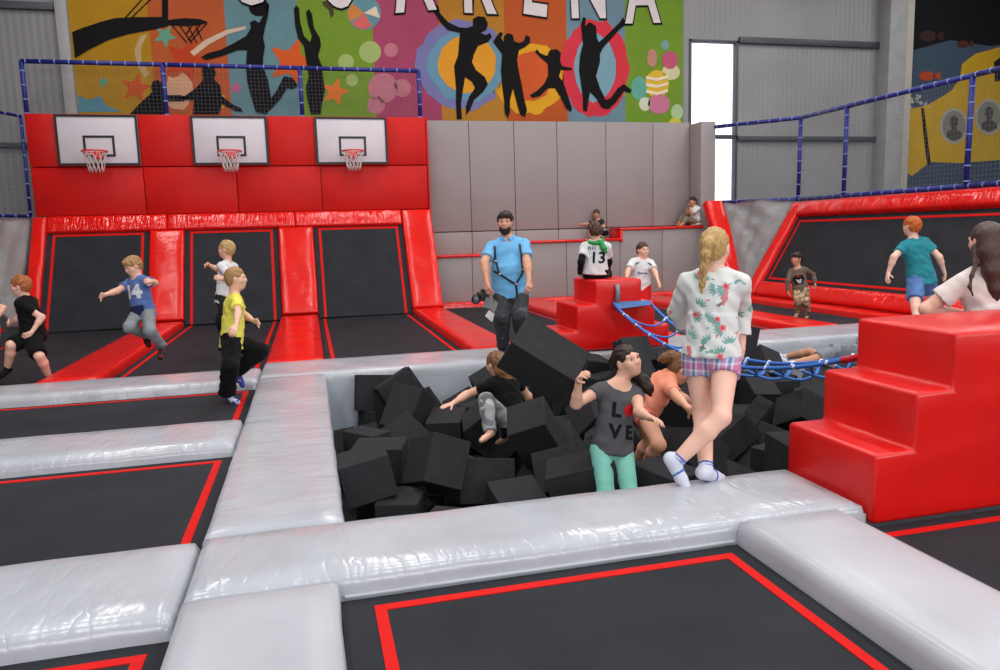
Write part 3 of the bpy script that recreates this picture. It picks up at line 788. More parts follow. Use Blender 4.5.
# ================================================================== FIGURES: smooth implicit surfaces turned into meshes
class Field:
    def __init__(s, lo, hi, vox):
        s.lo = np.array(lo, float); s.v = vox
        s.n = np.ceil((np.array(hi, float) - s.lo) / vox).astype(int) + 1
        s.D = np.full(tuple(s.n), 0.5, np.float32)
    def sub(s, mn, mx):
        a = np.maximum(0, np.floor((mn - s.lo) / s.v).astype(int)); b = np.minimum(s.n, np.ceil((mx - s.lo) / s.v).astype(int) + 1)
        if np.any(b <= a): return None
        g = [s.lo[i] + s.v * np.arange(a[i], b[i]) for i in range(3)]
        return (slice(a[0], b[0]), slice(a[1], b[1]), slice(a[2], b[2])), g[0][:, None, None], g[1][None, :, None], g[2][None, None, :]
    def _put(s, sl, d, k, mode):
        A = s.D[sl]
        if mode == 'cut':
            d = -d
            if k > 0:
                h = np.maximum(k - np.abs(A - d), 0) / k; R = np.maximum(A, d) + h * h * k / 4
            else: R = np.maximum(A, d)
        else:
            if k > 0:
                h = np.maximum(k - np.abs(A - d), 0) / k; R = np.minimum(A, d) - h * h * k / 4
            else: R = np.minimum(A, d)
        s.D[sl] = R
    def cone(s, p, r, q, r2, k=.02, mode='add', planes=()):
        p = np.array(p, float); q = np.array(q, float)
        m = max(r, r2) + k + 3 * s.v
        g = s.sub(np.minimum(p, q) - m, np.maximum(p, q) + m)
        if g is None: return
        sl, X, Y, Z = g
        b = q - p; L = float(b @ b) + 1e-12
        ax, ay, az = X - p[0], Y - p[1], Z - p[2]
        h = np.clip((ax * b[0] + ay * b[1] + az * b[2]) / L, 0, 1)
        d = np.sqrt((ax - b[0] * h) ** 2 + (ay - b[1] * h) ** 2 + (az - b[2] * h) ** 2) - (r + (r2 - r) * h)
        for (pt, nn) in planes:
            d = np.maximum(d, (X - pt[0]) * nn[0] + (Y - pt[1]) * nn[1] + (Z - pt[2]) * nn[2])
        s._put(sl, d.astype(np.float32), k, mode)
    def chain(s, pts, rs, k=.02, mode='add'):
        for i in range(len(pts) - 1): s.cone(pts[i], rs[i], pts[i + 1], rs[i + 1], k, mode)
    def ell(s, c, ax, rad, k=.02, mode='add', planes=()):
        """ax: three unit axis vectors, rad: three radii"""
        c = np.array(c, float); m = max(rad) + k + 3 * s.v
        g = s.sub(c - m, c + m)
        if g is None: return
        sl, X, Y, Z = g
        x, y, z = X - c[0], Y - c[1], Z - c[2]
        k0 = 0; k1 = 0
        for a, r in zip(ax, rad):
            t = (x * a[0] + y * a[1] + z * a[2]) / r
            k0 = k0 + t * t; k1 = k1 + (t / r) ** 2
        k0 = np.sqrt(k0); k1 = np.sqrt(k1) + 1e-9
        d = k0 * (k0 - 1) / k1
        d = np.where(k0 < 1e-3, -min(rad), d)
        for (pt, nn) in planes:
            d = np.maximum(d, (X - pt[0]) * nn[0] + (Y - pt[1]) * nn[1] + (Z - pt[2]) * nn[2])
        s._put(sl, d.astype(np.float32), k, mode)
    def tubeell(s, A, ra, B, rb, ax, k=.03, planes=()):
        """elliptical tube from A (half widths ra) to B (rb); ax = (right, forward) unit vectors"""
        A = np.array(A, float); B = np.array(B, float); m = max(ra + rb) + k + 3 * s.v
        g = s.sub(np.minimum(A, B) - m, np.maximum(A, B) + m)
        if g is None: return
        sl, X, Y, Z = g
        x, y, z = X - A[0], Y - A[1], Z - A[2]
        b = B - A; L = float(np.linalg.norm(b)); b = b / L
        h = x * b[0] + y * b[1] + z * b[2]; t = np.clip(h / L, 0, 1)
        px = x * ax[0][0] + y * ax[0][1] + z * ax[0][2]; py = x * ax[1][0] + y * ax[1][1] + z * ax[1][2]
        rx = ra[0] + (rb[0] - ra[0]) * t; ry = ra[1] + (rb[1] - ra[1]) * t
        d = (np.sqrt((px / rx) ** 2 + (py / ry) ** 2) - 1) * np.minimum(rx, ry)
        d = np.maximum(d, np.maximum(-h, h - L))
        for (pt, nn) in planes:
            d = np.maximum(d, (X - pt[0]) * nn[0] + (Y - pt[1]) * nn[1] + (Z - pt[2]) * nn[2])
        s._put(sl, d.astype(np.float32), k, 'add')
    def clip(s, pt, nn):
        """remove the side the normal points to"""
        g = [s.lo[i] + s.v * np.arange(s.n[i]) for i in range(3)]
        d = (g[0][:, None, None] - pt[0]) * nn[0] + (g[1][None, :, None] - pt[1]) * nn[1] + (g[2][None, None, :] - pt[2]) * nn[2]
        s.D = np.maximum(s.D, d.astype(np.float32))
    def folds(s, amp, seed=0, lam=.09, dirs=None, nw=7):
        r = np.random.RandomState(seed)
        g = [s.lo[i] + s.v * np.arange(s.n[i]) for i in range(3)]
        T = 0
        for i in range(nw):
            v = r.normal(size=3) if dirs is None else np.array(dirs, float) + r.normal(size=3) * .45
            v *= 2 * math.pi / lam / np.linalg.norm(v) * r.uniform(.6, 1.5)
            ph = r.uniform(0, 6.28)
            w = g[0][:, None, None] * v[0] + g[1][None, :, None] * v[1] + g[2][None, None, :] * v[2] + ph
            T = T + np.sin(w)
        s.D += (T * (amp / nw ** .5)).astype(np.float32)
    def mesh(s):
        D = s.D.copy()
        D[0] = D[-1] = .5; D[:, 0] = D[:, -1] = .5; D[:, :, 0] = D[:, :, -1] = .5
        I = D < 0
        nx, ny, nz = D.shape
        cnt = np.zeros((nx - 1, ny - 1, nz - 1), np.int8)
        offs = [(i, j, k) for i in (0, 1) for j in (0, 1) for k in (0, 1)]
        for (i, j, k) in offs: cnt += I[i:nx - 1 + i, j:ny - 1 + j, k:nz - 1 + k]
        act = np.argwhere((cnt > 0) & (cnt < 8))
        if len(act) == 0: return np.zeros((0, 3)), np.zeros((0, 4), int)
        idx = -np.ones(cnt.shape, np.int64); idx[act[:, 0], act[:, 1], act[:, 2]] = np.arange(len(act))
        c = np.stack([D[act[:, 0] + i, act[:, 1] + j, act[:, 2] + k] for (i, j, k) in offs], 1)
        O = np.array(offs, float); acc = np.zeros((len(act), 3)); num = np.zeros(len(act))
        for a in range(8):
            for b in range(a + 1, 8):
                if np.abs(O[a] - O[b]).sum() != 1: continue
                m = (c[:, a] < 0) != (c[:, b] < 0)
                t = c[:, a] / (c[:, a] - c[:, b] + 1e-12)
                p = O[a] + (O[b] - O[a]) * t[:, None]
                acc[m] += p[m]; num += m
        V = s.lo + s.v * (act + acc / num[:, None])
        Q = []
        for ax in range(3):
            sl0 = [slice(1, -1)] * 3; sl1 = [slice(1, -1)] * 3
            sl0[ax] = slice(0, -1); sl1[ax] = slice(1, None)
            A, B = I[tuple(sl0)], I[tuple(sl1)]
            e = np.argwhere(A != B)
            if len(e) == 0: continue
            flip = A[e[:, 0], e[:, 1], e[:, 2]]
            base = e.copy()
            for o in range(3):
                if o != ax: base[:, o] += 1
            u, w = [(1, 2), (2, 0), (0, 1)][ax]
            def cell(du, dw):
                q = base.copy(); q[:, u] -= du; q[:, w] -= dw
                return idx[q[:, 0], q[:, 1], q[:, 2]]
            q = np.stack([cell(1, 1), cell(0, 1), cell(0, 0), cell(1, 0)], 1)
            q[~flip] = q[~flip][:, ::-1]
            Q.append(q)
        return V, np.concatenate(Q)

def np_mesh(name, parts):
    """list of (V,Q) -> one mesh"""
    V = []; Q = []; n = 0
    for v, q in parts:
        V.append(v); Q.append(q + n); n += len(v)
    V = np.concatenate(V); Q = np.concatenate(Q)
    me = bpy.data.meshes.new(name)
    me.vertices.add(len(V)); me.vertices.foreach_set('co', V.astype(np.float32).ravel())
    me.loops.add(len(Q) * 4); me.loops.foreach_set('vertex_index', Q.astype(np.int32).ravel())
    me.polygons.add(len(Q))
    me.polygons.foreach_set('loop_start', np.arange(0, len(Q) * 4, 4, dtype=np.int32))
    me.polygons.foreach_set('use_smooth', np.ones(len(Q), bool))
    me.update(calc_edges=True); me.validate()
    return me
HIP = {'L': 'hip_left', 'R': 'hip_right'}
def nv(v):
    v = np.array(v, float); return v / (np.linalg.norm(v) + 1e-12)
def ortho(a, b):
    """b made perpendicular to unit a"""
    b = np.array(b, float); return nv(b - a * (a @ b))
def sphere_mesh(c, ax, rad, name='s', n=12):
    bm = bmesh.new(); bmesh.ops.create_uvsphere(bm, u_segments=n, v_segments=max(6, n // 2 + 2), radius=1)
    for v in bm.verts:
        p = np.array(c, float) + ax[0] * rad[0] * v.co.x + ax[1] * rad[1] * v.co.y + ax[2] * rad[2] * v.co.z
        v.co = p
    return bm_mesh(bm, name, True)

def skin(name, c): return mat(name, srgb(*c), .5, .05, 9.0, .05, 60, spec=.35)
def cloth(name, c, var=.06): return mat(name, srgb(*c), .85, var, 10, .15, 120, spec=.12, sheen=.03, bdist=.003)
def hairm(name, c): return mat(name, srgb(*c), .42, .35, 30, .5, 45, stretch=(6, 6, .7), spec=.4, bdist=.01)

def hand(J, side, H, curl=.35, spread=.12, vox=.004, palm=None, scale=1.0, fist=False):
    """palm, four unequal fingers with knuckle bends, thumb from the side of the palm"""
    w = J['wr' + side]; t = J['ti' + side]; el = J['el' + side]
    d = nv(t - w); L = .105 * H * scale
    n = ortho(d, palm if palm is not None else nv(np.array([0, 0, -1.]) + .01))     # palm normal (side fingers curl towards)
    s = np.cross(n, d) * (1 if side == 'R' else -1)                              # towards thumb... flipped by side
    lo = np.minimum(w, t) - .09 * scale; hi = np.maximum(w, t) + .09 * scale
    m = L * .6
    F = Field(np.minimum(w, w + d * L) - m, np.maximum(w, w + d * L) + m, vox)
    r = .0135 * H / 1.5 * scale if H < 1.6 else .0125 * H / 1.7 * scale
    fr = max(L * .052, vox * 1.25)
    F.cone(w - nv(w - el) * L * .18, .0175 * H * .95, w + d * L * .08, L * .135, .012)
    for off in (-.14, -.045, .05, .14):                                          # palm
        F.cone(w + d * L * .05 + s * off * L * .6, L * .085, w + d * L * .44 + s * off * L * 1.05, L * .075, .012)
    F.cone(w + d * L * .1 + s * L * .12, L * .1, w + d * L * .3 + s * L * .2, L * .075, .012)
    for off, ln in ((.17, .46), (.06, .52), (-.055, .48), (-.165, .38)):            # fingers, index to little
        p = w + d * L * .44 + s * off * L
        dd = nv(d + s * off * spread * 3); a = curl
        seg = (.45, .32, .25)
        for i, f in enumerate(seg):
            a_i = curl * (.6 + .5 * i)
            dd = nv(dd * math.cos(a_i) + n * math.sin(a_i))
            q = p + dd * ln * L * f
            F.cone(p, fr * (1 - .08 * i), q, fr * (.92 - .08 * i), .004)
            p = q
    p = w + d * L * .16 + s * L * .17                                              # thumb
    dd = nv(d * .75 + s * .62 + n * .25 * (1 + curl))
    for i, f in enumerate((.2, .17, .13)):
        q = p + dd * L * f * 1.05
        F.cone(p, fr * 1.15, q, fr * 1.02, .006)
        dd = nv(dd + (-s * .35 + n * .2) * (1 if curl > .5 else .4)); p = q
    return F.mesh()

def head_frame(J): return J['hx'], J['hf'], J['hu']

def build_person(name, J, H, hh, label, skin_c, hair, shirt, pants, feet, vox=.011, build=1.0, belly=0.0, face=True, group=None, curlL=.35, curlR=.35, palmL=None, palmR=None, female=False, hands='LR', extra=None, shoulder_r=1.0, smile=False):
    J = {k: np.array(v, float) for k, v in J.items()}
    base = Vector((float(J['pel'][0]), float(J['pel'][1]), float(min(J['anL'][2], J['anR'][2], J['pel'][2])) - .03 * H))
    root = empty(name, base, label, 'person', group)
    P, N = J['pel'], J['nek']; u = nv(N - P); S = np.linalg.norm(N - P)
    fs = J['fs']; fh = J['fh']                     # forward at shoulders and at hips
    fs_, fh_ = ortho(u, fs), ortho(u, fh)
    rs, rh = np.cross(fs_, u), np.cross(fh_, u)
    fm = nv(fs_ + fh_); rm = np.cross(fm, u)
    b = build
    pts = [v for k, v in J.items() if k not in ('fs', 'fh', 'hx', 'hf', 'hu')]
    lo = np.min(pts, 0) - .17 * H / 1.4; hi = np.max(pts, 0) + .17 * H / 1.4
    # -------------------------------------------------- torso shapes shared by body and clothes
    def torso(F, g, k=.05, top=True, hemlow=0.0, planes=()):
        F.ell(P + u * .02 * H, (rh, fh_, u), (.09 * H * b + g, .064 * H * b + g, .08 * H + g), k, planes=planes)
        F.ell(P + u * .40 * S + fm * belly * .35, (rm, fm, u), (.078 * H * b + g + belly * .5, .058 * H * b + g + belly * .8, .10 * H + g), k, planes=planes)
        F.ell(P + u * .70 * S, (rs, fs_, u), (.094 * H * b + g, .064 * H * b + g, .105 * H + g), k, planes=planes)
        if top:
            F.cone(J['shL'] * .9 + N * .1 - u * .012 * H, .03 * H * shoulder_r + g * .5, J['shR'] * .9 + N * .1 - u * .012 * H, .03 * H * shoulder_r + g * .5, k, planes=planes)
            for sh in (J['shL'], J['shR']):
                F.cone(N + u * .01 * H, .026 * H + g * .3, sh, .026 * H * shoulder_r + g * .4, k * .8, planes=planes)
    HC, hx, hf, hu = J['hed'], J['hx'], J['hf'], J['hu']
    F = Field(lo, hi, vox)
    torso(F, 0)
    if female:
        for sgn in (-1, 1): F.ell(P + u * .66 * S + fs_ * .05 * H + rs * sgn * .045 * H, (rs, fs_, u), (.035 * H, .03 * H, .035 * H), .03)
    hb = HC - hu * hh * .28 - hf * hh * .1
    F.cone(N - u * .02 * H, .034 * H * (b * .5 + .5), hb, .17 * hh + .006 * H, .03)
    for sd in 'LR':
        F.chain([J['sh' + sd], J['el' + sd], J['wr' + sd]], [.034 * H * (.6 + .4 * b), .0245 * H * (.6 + .4 * b), .0165 * H], .025)
        m = J['el' + sd] * .65 + J['wr' + sd] * .35
        F.cone(J['el' + sd], .024 * H, m, .0255 * H * (.7 + .3 * b), .02)
        hp = J[HIP[sd]]; kn, an, to = (J[q + sd] for q in ('kn', 'an', 'to'))
        F.chain([hp, kn, an], [.056 * H * (.5 + .5 * b), .036 * H * (.6 + .4 * b), .0215 * H], .03)
        cf = kn * .68 + an * .32
        back = -ortho(nv(an - kn), J['fh']) * .008 * H
        F.cone(kn + back, .03 * H, cf + back, .0375 * H * (.6 + .4 * b), .02)
        F.cone(cf + back, .036 * H, an, .021 * H, .02)
        fd = nv(to - an); heel = an - fd * .02 * H
        dn = ortho(fd, np.array([0, 0, -1.]) if abs(fd[2]) < .9 else -nv(kn - an))
        F.cone(heel + dn * .012 * H, .024 * H, an * .35 + to * .65 + dn * .02 * H, .019 * H, .02)
        F.cone(an * .35 + to * .65 + dn * .02 * H, .019 * H, to + dn * .022 * H, .015 * H, .015)
    parts = [F.mesh()]
    # -------------------------------------------------- head
    hv = min(vox * .6, hh / 26)
    R = hh * .78
    A = (hx, hf, hu)
    def hp_(x, y, z): return HC + hx * x * hh + hf * y * hh + hu * z * hh
    def rd(*r): return tuple(q * hh for q in r)
    F = Field(HC - R, HC + R, hv); k = .05 * hh / .22
    F.ell(hp_(0, -.06, .12), A, rd(.325, .405, .365), k)
    F.ell(hp_(0, .1, -.16), A, rd(.25, .29, .3), k)
    F.ell(hp_(0, .245, -.385), A, rd(.12, .1, .1), k * .8)
    for s in (-1, 1):
        F.ell(hp_(s * .16, .235, -.1), A, rd(.115, .1, .1), k * .7)                # cheeks
        F.ell(hp_(s * .13, .325, .105), A, rd(.12, .05, .035), k * .5)            # brow
        F.ell(hp_(s * .14, .385, .02), A, rd(.075, .06, .05), k * .4, 'cut')        # eye socket
        F.ell(hp_(s * .345, -.02, -.02), (hx, nv(hf - hu * .2), hu), rd(.035, .075, .115), k * .25)   # ears
    F.cone(hp_(0, .35, .06), .03 * hh, hp_(0, .425, -.1), .048 * hh, k * .5)          # nose
    F.ell(hp_(0, .395, -.125), A, rd(.075, .05, .035), k * .3)
    F.ell(hp_(0, .33, -.245), A, rd(.11, .055, .05), k * .5)                      # mouth mound
    F.cone(hp_(0, -.1, -.25), .17 * hh + .006 * H, N + (hb - N) * .4, .17 * hh + .008 * H, k)
    parts.append(F.mesh())
    for sd in hands:
        pl = palmL if sd == 'L' else palmR
        if pl is None: pl = ortho(nv(J['ti' + sd] - J['wr' + sd]), P + u * .1 - J['wr' + sd] + fm * .05)
        parts.append(hand(J, sd, H, curlL if sd == 'L' else curlR, vox=min(.0055, vox * .5), palm=np.array(pl, float)))
    sk = skin('skin_%d_%d_%d' % skin_c, skin_c)
    body = child('body', np_mesh('body', parts), root, sk)
    out = {'root': root, 'body': body, 'J': J, 'u': u, 'fs': fs_, 'rs': rs, 'P': P, 'N': N, 'S': S, 'hp': hp_, 'A': A}
    if face:
        eye_w = mat('eye_white', srgb(225, 222, 218), .3, .02, 5); iris = mat('dark_iris', srgb(40, 28, 22), .2, .05, 5)
        lip = mat('lips_%d' % skin_c[0], srgb(max(0, skin_c[0] - 35), int(skin_c[1] * .62), int(skin_c[2] * .62)), .4, .05, 9)
        for s in (-1, 1):
            e = child('eye', sphere_mesh(hp_(s * .14, .305, .02), A, rd(.062, .06, .05)), root, eye_w)
            i = link('iris', sphere_mesh(hp_(s * .142, .35, .022), A, rd(.033, .022, .036)), e, iris)
            br = [hp_(s * x, y, z) for x, y, z in ((.06, .372, .115), (.14, .365, .14), (.23, .3, .115))]
            child('eyebrow', bm_mesh(tube_bm(br, [.012 * hh, .018 * hh, .008 * hh], 6), 'b', True), root, hair['m'])
        bm = bmesh.new()
        for z, r in ((-.228, .02), (-.262, .024)):
            tube_bm([hp_(x, y - .008, z + (.02 * (abs(x) / .1) if smile else 0)) for x, y in ((-.105, .33), (-.05, .372), (0, .382), (.05, .372), (.105, .33))], [.006 * hh, r * hh, r * 1.05 * hh, r * hh, .006 * hh], 6, bm)
        child('lips', bm_mesh(bm, 'lips', True), root, lip)
    # -------------------------------------------------- hair
    if hair:
        ex = hair.get('chains', ())
        allp = [HC - R * 1.1, HC + R * 1.1] + [np.array(p, float) - .08 for c in ex for p in c[0]] + [np.array(p, float) + .08 for c in ex for p in c[0]]
        F = Field(np.min(allp, 0), np.max(allp, 0), hv)
        th = hair.get('th', .045)
        low = hair.get('low', -.12)
        F.ell(hp_(0, -.06, .13), A, rd(.325 + th, .405 + th, .37 + th), .02)
        F.ell(hp_(0, -.2, -.08), A, rd(.27 + th, .22 + th, .3), .03)
        if hair.get('bob'):
            F.ell(hp_(0, -.13, -.1), A, rd(.36 + th, .34, .42), .03)
        F.ell(hp_(0, .52, -.18), A, rd(.31, .42, .42 + hair.get('fringe', 0)), .03, 'cut')     # face opening
        F.clip(hp_(0, 0, low), nv(-hu + hf * hair.get('tilt', .75)))
        for s in (-1, 1): F.ell(hp_(s * .38, .02, -.07), A, rd(.1, .12, .14), .02, 'cut')
        if hair.get('bang'):
            F.ell(hp_(0, .3, .3), A, rd(.27, .13, .14), .03)
        for c in ex: F.chain(c[0], c[1], c[2] if len(c) > 2 else .02)
        F.folds(hair.get('amp', .006), 3, hair.get('lam', .035), dirs=hx * 1.0)
        o = child('hair', np_mesh('hair', [F.mesh()]), root, hair['m']); out['hair'] = o
        if hair.get('beard'):
            F = Field(HC - R, HC + R, hv)
            F.ell(hp_(0, .12, -.28), A, rd(.275, .315, .3), .02)
            F.ell(hp_(0, .3, -.42), A, rd(.16, .12, .13), .04)
            F.ell(hp_(0, .42, -.02), A, rd(.24, .2, .2), .02, 'cut')
            F.ell(hp_(0, .42, -.25), A, rd(.1, .1, .035), .01, 'cut')
            F.clip(hp_(0, -.02, 0), -hf); F.clip(hp_(0, 0, .05), hu)
            F.folds(.004, 5, .02)
            child('beard', np_mesh('beard', [F.mesh()]), root, hair['m'])
    # -------------------------------------------------- clothes
    def seg_limb(F, a, m, c, frac, r, g, k=.02, flare=0.0):
        """limb sleeve from a over joint m towards c, ending cleanly at frac (0..1 first bone, 1..2 second)"""
        if frac <= 1:
            e = a + (m - a) * frac; d = nv(m - a)
            F.cone(a, r[0] + g, e + d * .03, (r[0] + (r[1] - r[0]) * frac) + g + flare, k, planes=((e, d),))
        else:
            F.cone(a, r[0] + g, m, r[1] + g, k)
            e = m + (c - m) * (frac - 1); d = nv(c - m)
            F.cone(m, r[1] + g, e + d * .03, r[1] + (r[2] - r[1]) * (frac - 1) + g + flare, k, planes=((e, d),))
    if shirt:
        g = shirt.get('g', .014); F = Field(lo, hi, vox)
        hem = shirt.get('hem', .06) * H
        pl = ((P - u * hem, -u),)
        torso(F, g, .05, True, 0, pl)
        wr = (.082 * H * b + g + belly * .45, .062 * H * b + g + belly * .5)
        gp = (pants or {}).get('g', .01)
        hr_ = (max(.094 * H * b + g, .108 * H * (.5 + .5 * b) + gp) + .008, max(.07 * H * b + g, .064 * H * (.5 + .5 * b) + gp) + .012 + belly * .3)
        F.tubeell(P + u * .5 * S + fm * belly * .3, wr, P - u * hem + fh_ * belly * .2, hr_, (rm, fm), .03)
        for sd in 'LR':
            seg_limb(F, J['sh' + sd], J['el' + sd], J['wr' + sd], shirt.get('sl', .6), (.031 * H * (.6 + .4 * b), .029 * H * (.6 + .4 * b), .02 * H), g * .6, .025, shirt.get('flare', .006))
        ns = shirt.get('neck', .05) * H
        F.ell(N + u * .012 * H + fs_ * .012 * H, (rs, fs_, u), (ns, ns * 1.0, ns * .9), .01, 'cut')
        F.folds(shirt.get('fold', .005) * .5, shirt.get('seed', 1), shirt.get('lam', .1), dirs=(u + rs * .6) if shirt.get('dir', 1) else None)
        o = child(shirt.get('name', 't_shirt'), np_mesh('shirt', [F.mesh()]), root, shirt['m']); out['shirt'] = o
        if shirt.get('under'):
            F = Field(lo, hi, vox)
            for sd in 'LR': seg_limb(F, J['sh' + sd], J['el' + sd], J['wr' + sd], 1.95, (.029 * H, .026 * H, .019 * H), .005, .02, .002)
            F.folds(.0015, 4, .06)
            child('undershirt_sleeves', np_mesh('under', [F.mesh()]), root, shirt['under'])
        if shirt.get('collar'):
            F = Field(N - .2, N + .2, vox * .6)
            rr = [N + u * (.03 - .035 * math.cos(a) * .8) + rs * .078 * math.sin(a) + fs_ * .082 * math.cos(a) for a in [.45 + i * (2 * math.pi - .9) / 14 for i in range(15)]]
            F.chain(rr, [.02] * 15, .01)
            F.cone(rr[0], .022, rr[0] - u * .05 + rs * .025, .014, .01); F.cone(rr[-1], .022, rr[-1] - u * .05 - rs * .025, .014, .01)
            child('collar', np_mesh('collar', [F.mesh()]), root, shirt['m'])
    if pants:
        g = pants.get('g', .01); F = Field(lo, hi, vox)
        F.ell(P + u * .02 * H, (rh, fh_, u), (.092 * H * b + g, .066 * H * b + g, .082 * H + g), .03, planes=((P + u * .085 * H, u),))
        for sd in 'LR':
            fr = pants.get('leg', 2.0)
            fr = fr[0 if sd == 'L' else 1] if isinstance(fr, tuple) else fr
            seg_limb(F, J[HIP[sd]], J['kn' + sd], J['an' + sd], fr, (.057 * H * (.5 + .5 * b), .039 * H * (.6 + .4 * b), pants.get('cuff', .03) * H), g, .03, pants.get('flare', .004))
            if fr > 1.4:
                cf = J['kn' + sd] * .68 + J['an' + sd] * .32
                F.cone(J['kn' + sd], .038 * H + g, cf, .038 * H * (.6 + .4 * b) + g, .02)
        F.folds(pants.get('fold', .004) * .7, 7, pants.get('lam', .09))
        o = child(pants.get('name', 'trousers'), np_mesh('pants', [F.mesh()]), root, pants['m']); out['pants'] = o
    if feet:
        for sd in 'LR':
            kn, an, to = (J[q + sd] for q in ('kn', 'an', 'to'))
            fd = nv(to - an); dn = ortho(fd, np.array([0, 0, -1.]) if abs(fd[2]) < .9 else -nv(kn - an))
            g = feet.get('g', .006); mm = .14
            F = Field(np.minimum(an, to) - mm, np.maximum(an, to) + mm, min(vox, .008))
            heel = an - fd * .02 * H
            F.cone(heel + dn * .012 * H, .024 * H + g, an * .35 + to * .65 + dn * .02 * H, .0195 * H + g, .02)
            F.cone(an * .35 + to * .65 + dn * .02 * H, .0195 * H + g, to + dn * .022 * H, .016 * H + g, .015)
            up = an + (kn - an) * feet.get('top', .12)
            F.cone(an, .0225 * H + g, up + (kn - an) * .1, .0225 * H + g, .02, planes=((up, nv(kn - an)),))
            if feet.get('sole'):
                F.clip(an + dn * (.042 * H + g * .3), dn)
            o = child(feet.get('name', 'sock'), np_mesh('sock', [F.mesh()]), root, feet['m'])
            if feet.get('band'):
                F2 = Field(np.minimum(an, to) - mm, np.maximum(an, to) + mm, .006)
                d = nv(kn - an); q = up - (kn - an) * .02
                F2.cone(an, .0225 * H + g + .003, up, .0225 * H + g + .003, .0, planes=((q, d), (q - d * .014, -d)))
                F2.cone(an, .0225 * H + g + .003, up, .0225 * H + g + .003, .0, planes=((q - d * .022, d), (q - d * .03, -d)))
                c2 = an * .55 + to * .45
                F2.cone(heel + dn * .012 * H, .024 * H + g + .003, to + dn * .02 * H, .0195 * H + g + .003, .0, planes=((c2, fd), (c2 - fd * .012, -fd)))
                link('sock_stripe', np_mesh('band', [F2.mesh()]), o, feet['band'])
    return out

def bvh_of(o):
    me = o.data; off = Vector(o.parent.location) + Vector(o.location) if o.parent else Vector(o.location)
    return BVHTree.FromPolygons([v.co.copy() for v in me.vertices], [tuple(p.vertices) for p in me.polygons])
def decal(per, garment, polys, m, nm, side=1, lift=.004, cu=0.0, cv=.6, sc=1.0, du=0.0, rot=0.0, parent=None):
    """flat print: triangles in garment coordinates (metres right, metres up) wrapped onto the cloth.
    side +1 = front, -1 = back"""
    o = per[garment]; T = bvh_of(o)
    f = Vector(per['fs']) * side; r = Vector(np.cross(f, per['u'])) * -1 if False else Vector(np.cross(per['fs'], per['u'])) * (-side)
    u = Vector(per['u']); c = Vector(per['P']) + u * (cv * per['S']) + r * cu
    bm = bmesh.new()
    for poly in polys:
        t = bmesh.new(); vs_ = [t.verts.new((p[0], p[1], 0)) for p in poly]
        fc = t.faces.new(vs_); t.normal_update()
        bmesh.ops.triangulate(t, faces=t.faces[:])
        for it in range(2):
            bmesh.ops.subdivide_edges(t, edges=[e for e in t.edges if e.calc_length() > .03], cuts=1)
            bmesh.ops.triangulate(t, faces=t.faces[:])
        mp = {}
        for v in t.verts:
            x, y = v.co.x * math.cos(rot) - v.co.y * math.sin(rot), v.co.x * math.sin(rot) + v.co.y * math.cos(rot)
            p = c + r * x * sc + u * y * sc + f * .6
            hit = T.ray_cast(p, -f)
            q = hit[0] + (hit[1] * .5 + f * .5).normalized() * lift if hit[0] is not None else None
            mp[v.index] = q
        t.verts.index_update()
        nvs = {}
        for fc in t.faces:
            if all(mp.get(v.index) is not None for v in fc.verts):
                for v in fc.verts:
                    if v.index not in nvs: nvs[v.index] = bm.verts.new(mp[v.index])
                try: bm.faces.new([nvs[v.index] for v in fc.verts])
                except ValueError: pass
        t.free()
    bm.normal_update()
    for fc in bm.faces:
        if fc.normal.dot(f) < 0: fc.normal_flip()
    q = link(nm, bm_mesh(bm, nm, True), o, m); q['kind'] = 'stuff'
    return q
def text_polys(s, size, space=1.0, off=0.0):
    cu = bpy.data.curves.new('t', 'FONT'); cu.body = s; cu.size = size; cu.align_x = 'CENTER'; cu.align_y = 'CENTER'; cu.offset = off; cu.space_character = space; cu.resolution_u = 2
    t = bpy.data.objects.new('t', cu); COL.objects.link(t)
    me = bpy.data.meshes.new_from_object(t.evaluated_get(bpy.context.evaluated_depsgraph_get()))
    bpy.data.objects.remove(t)
    return [[tuple(me.vertices[i].co[:2]) for i in p.vertices] for p in me.polygons]
def wrap_path(per, garment, pts, side=1, lift=.006):
    """polyline in garment coordinates laid on the cloth"""
    o = per[garment]; T = bvh_of(o)
    f = Vector(per['fs']) * side; r = Vector(np.cross(per['fs'], per['u'])) * (-side); u = Vector(per['u']); c = Vector(per['P'])
    out = []
    for i in range(len(pts) - 1):
        for k in range(6):
            t = k / 6; x = pts[i][0] * (1 - t) + pts[i + 1][0] * t; y = pts[i][1] * (1 - t) + pts[i + 1][1] * t
            p = c + r * x + u * y + f * .7; h = T.ray_cast(p, -f)
            if h[0] is not None: out.append(h[0] + f * lift)
    return out
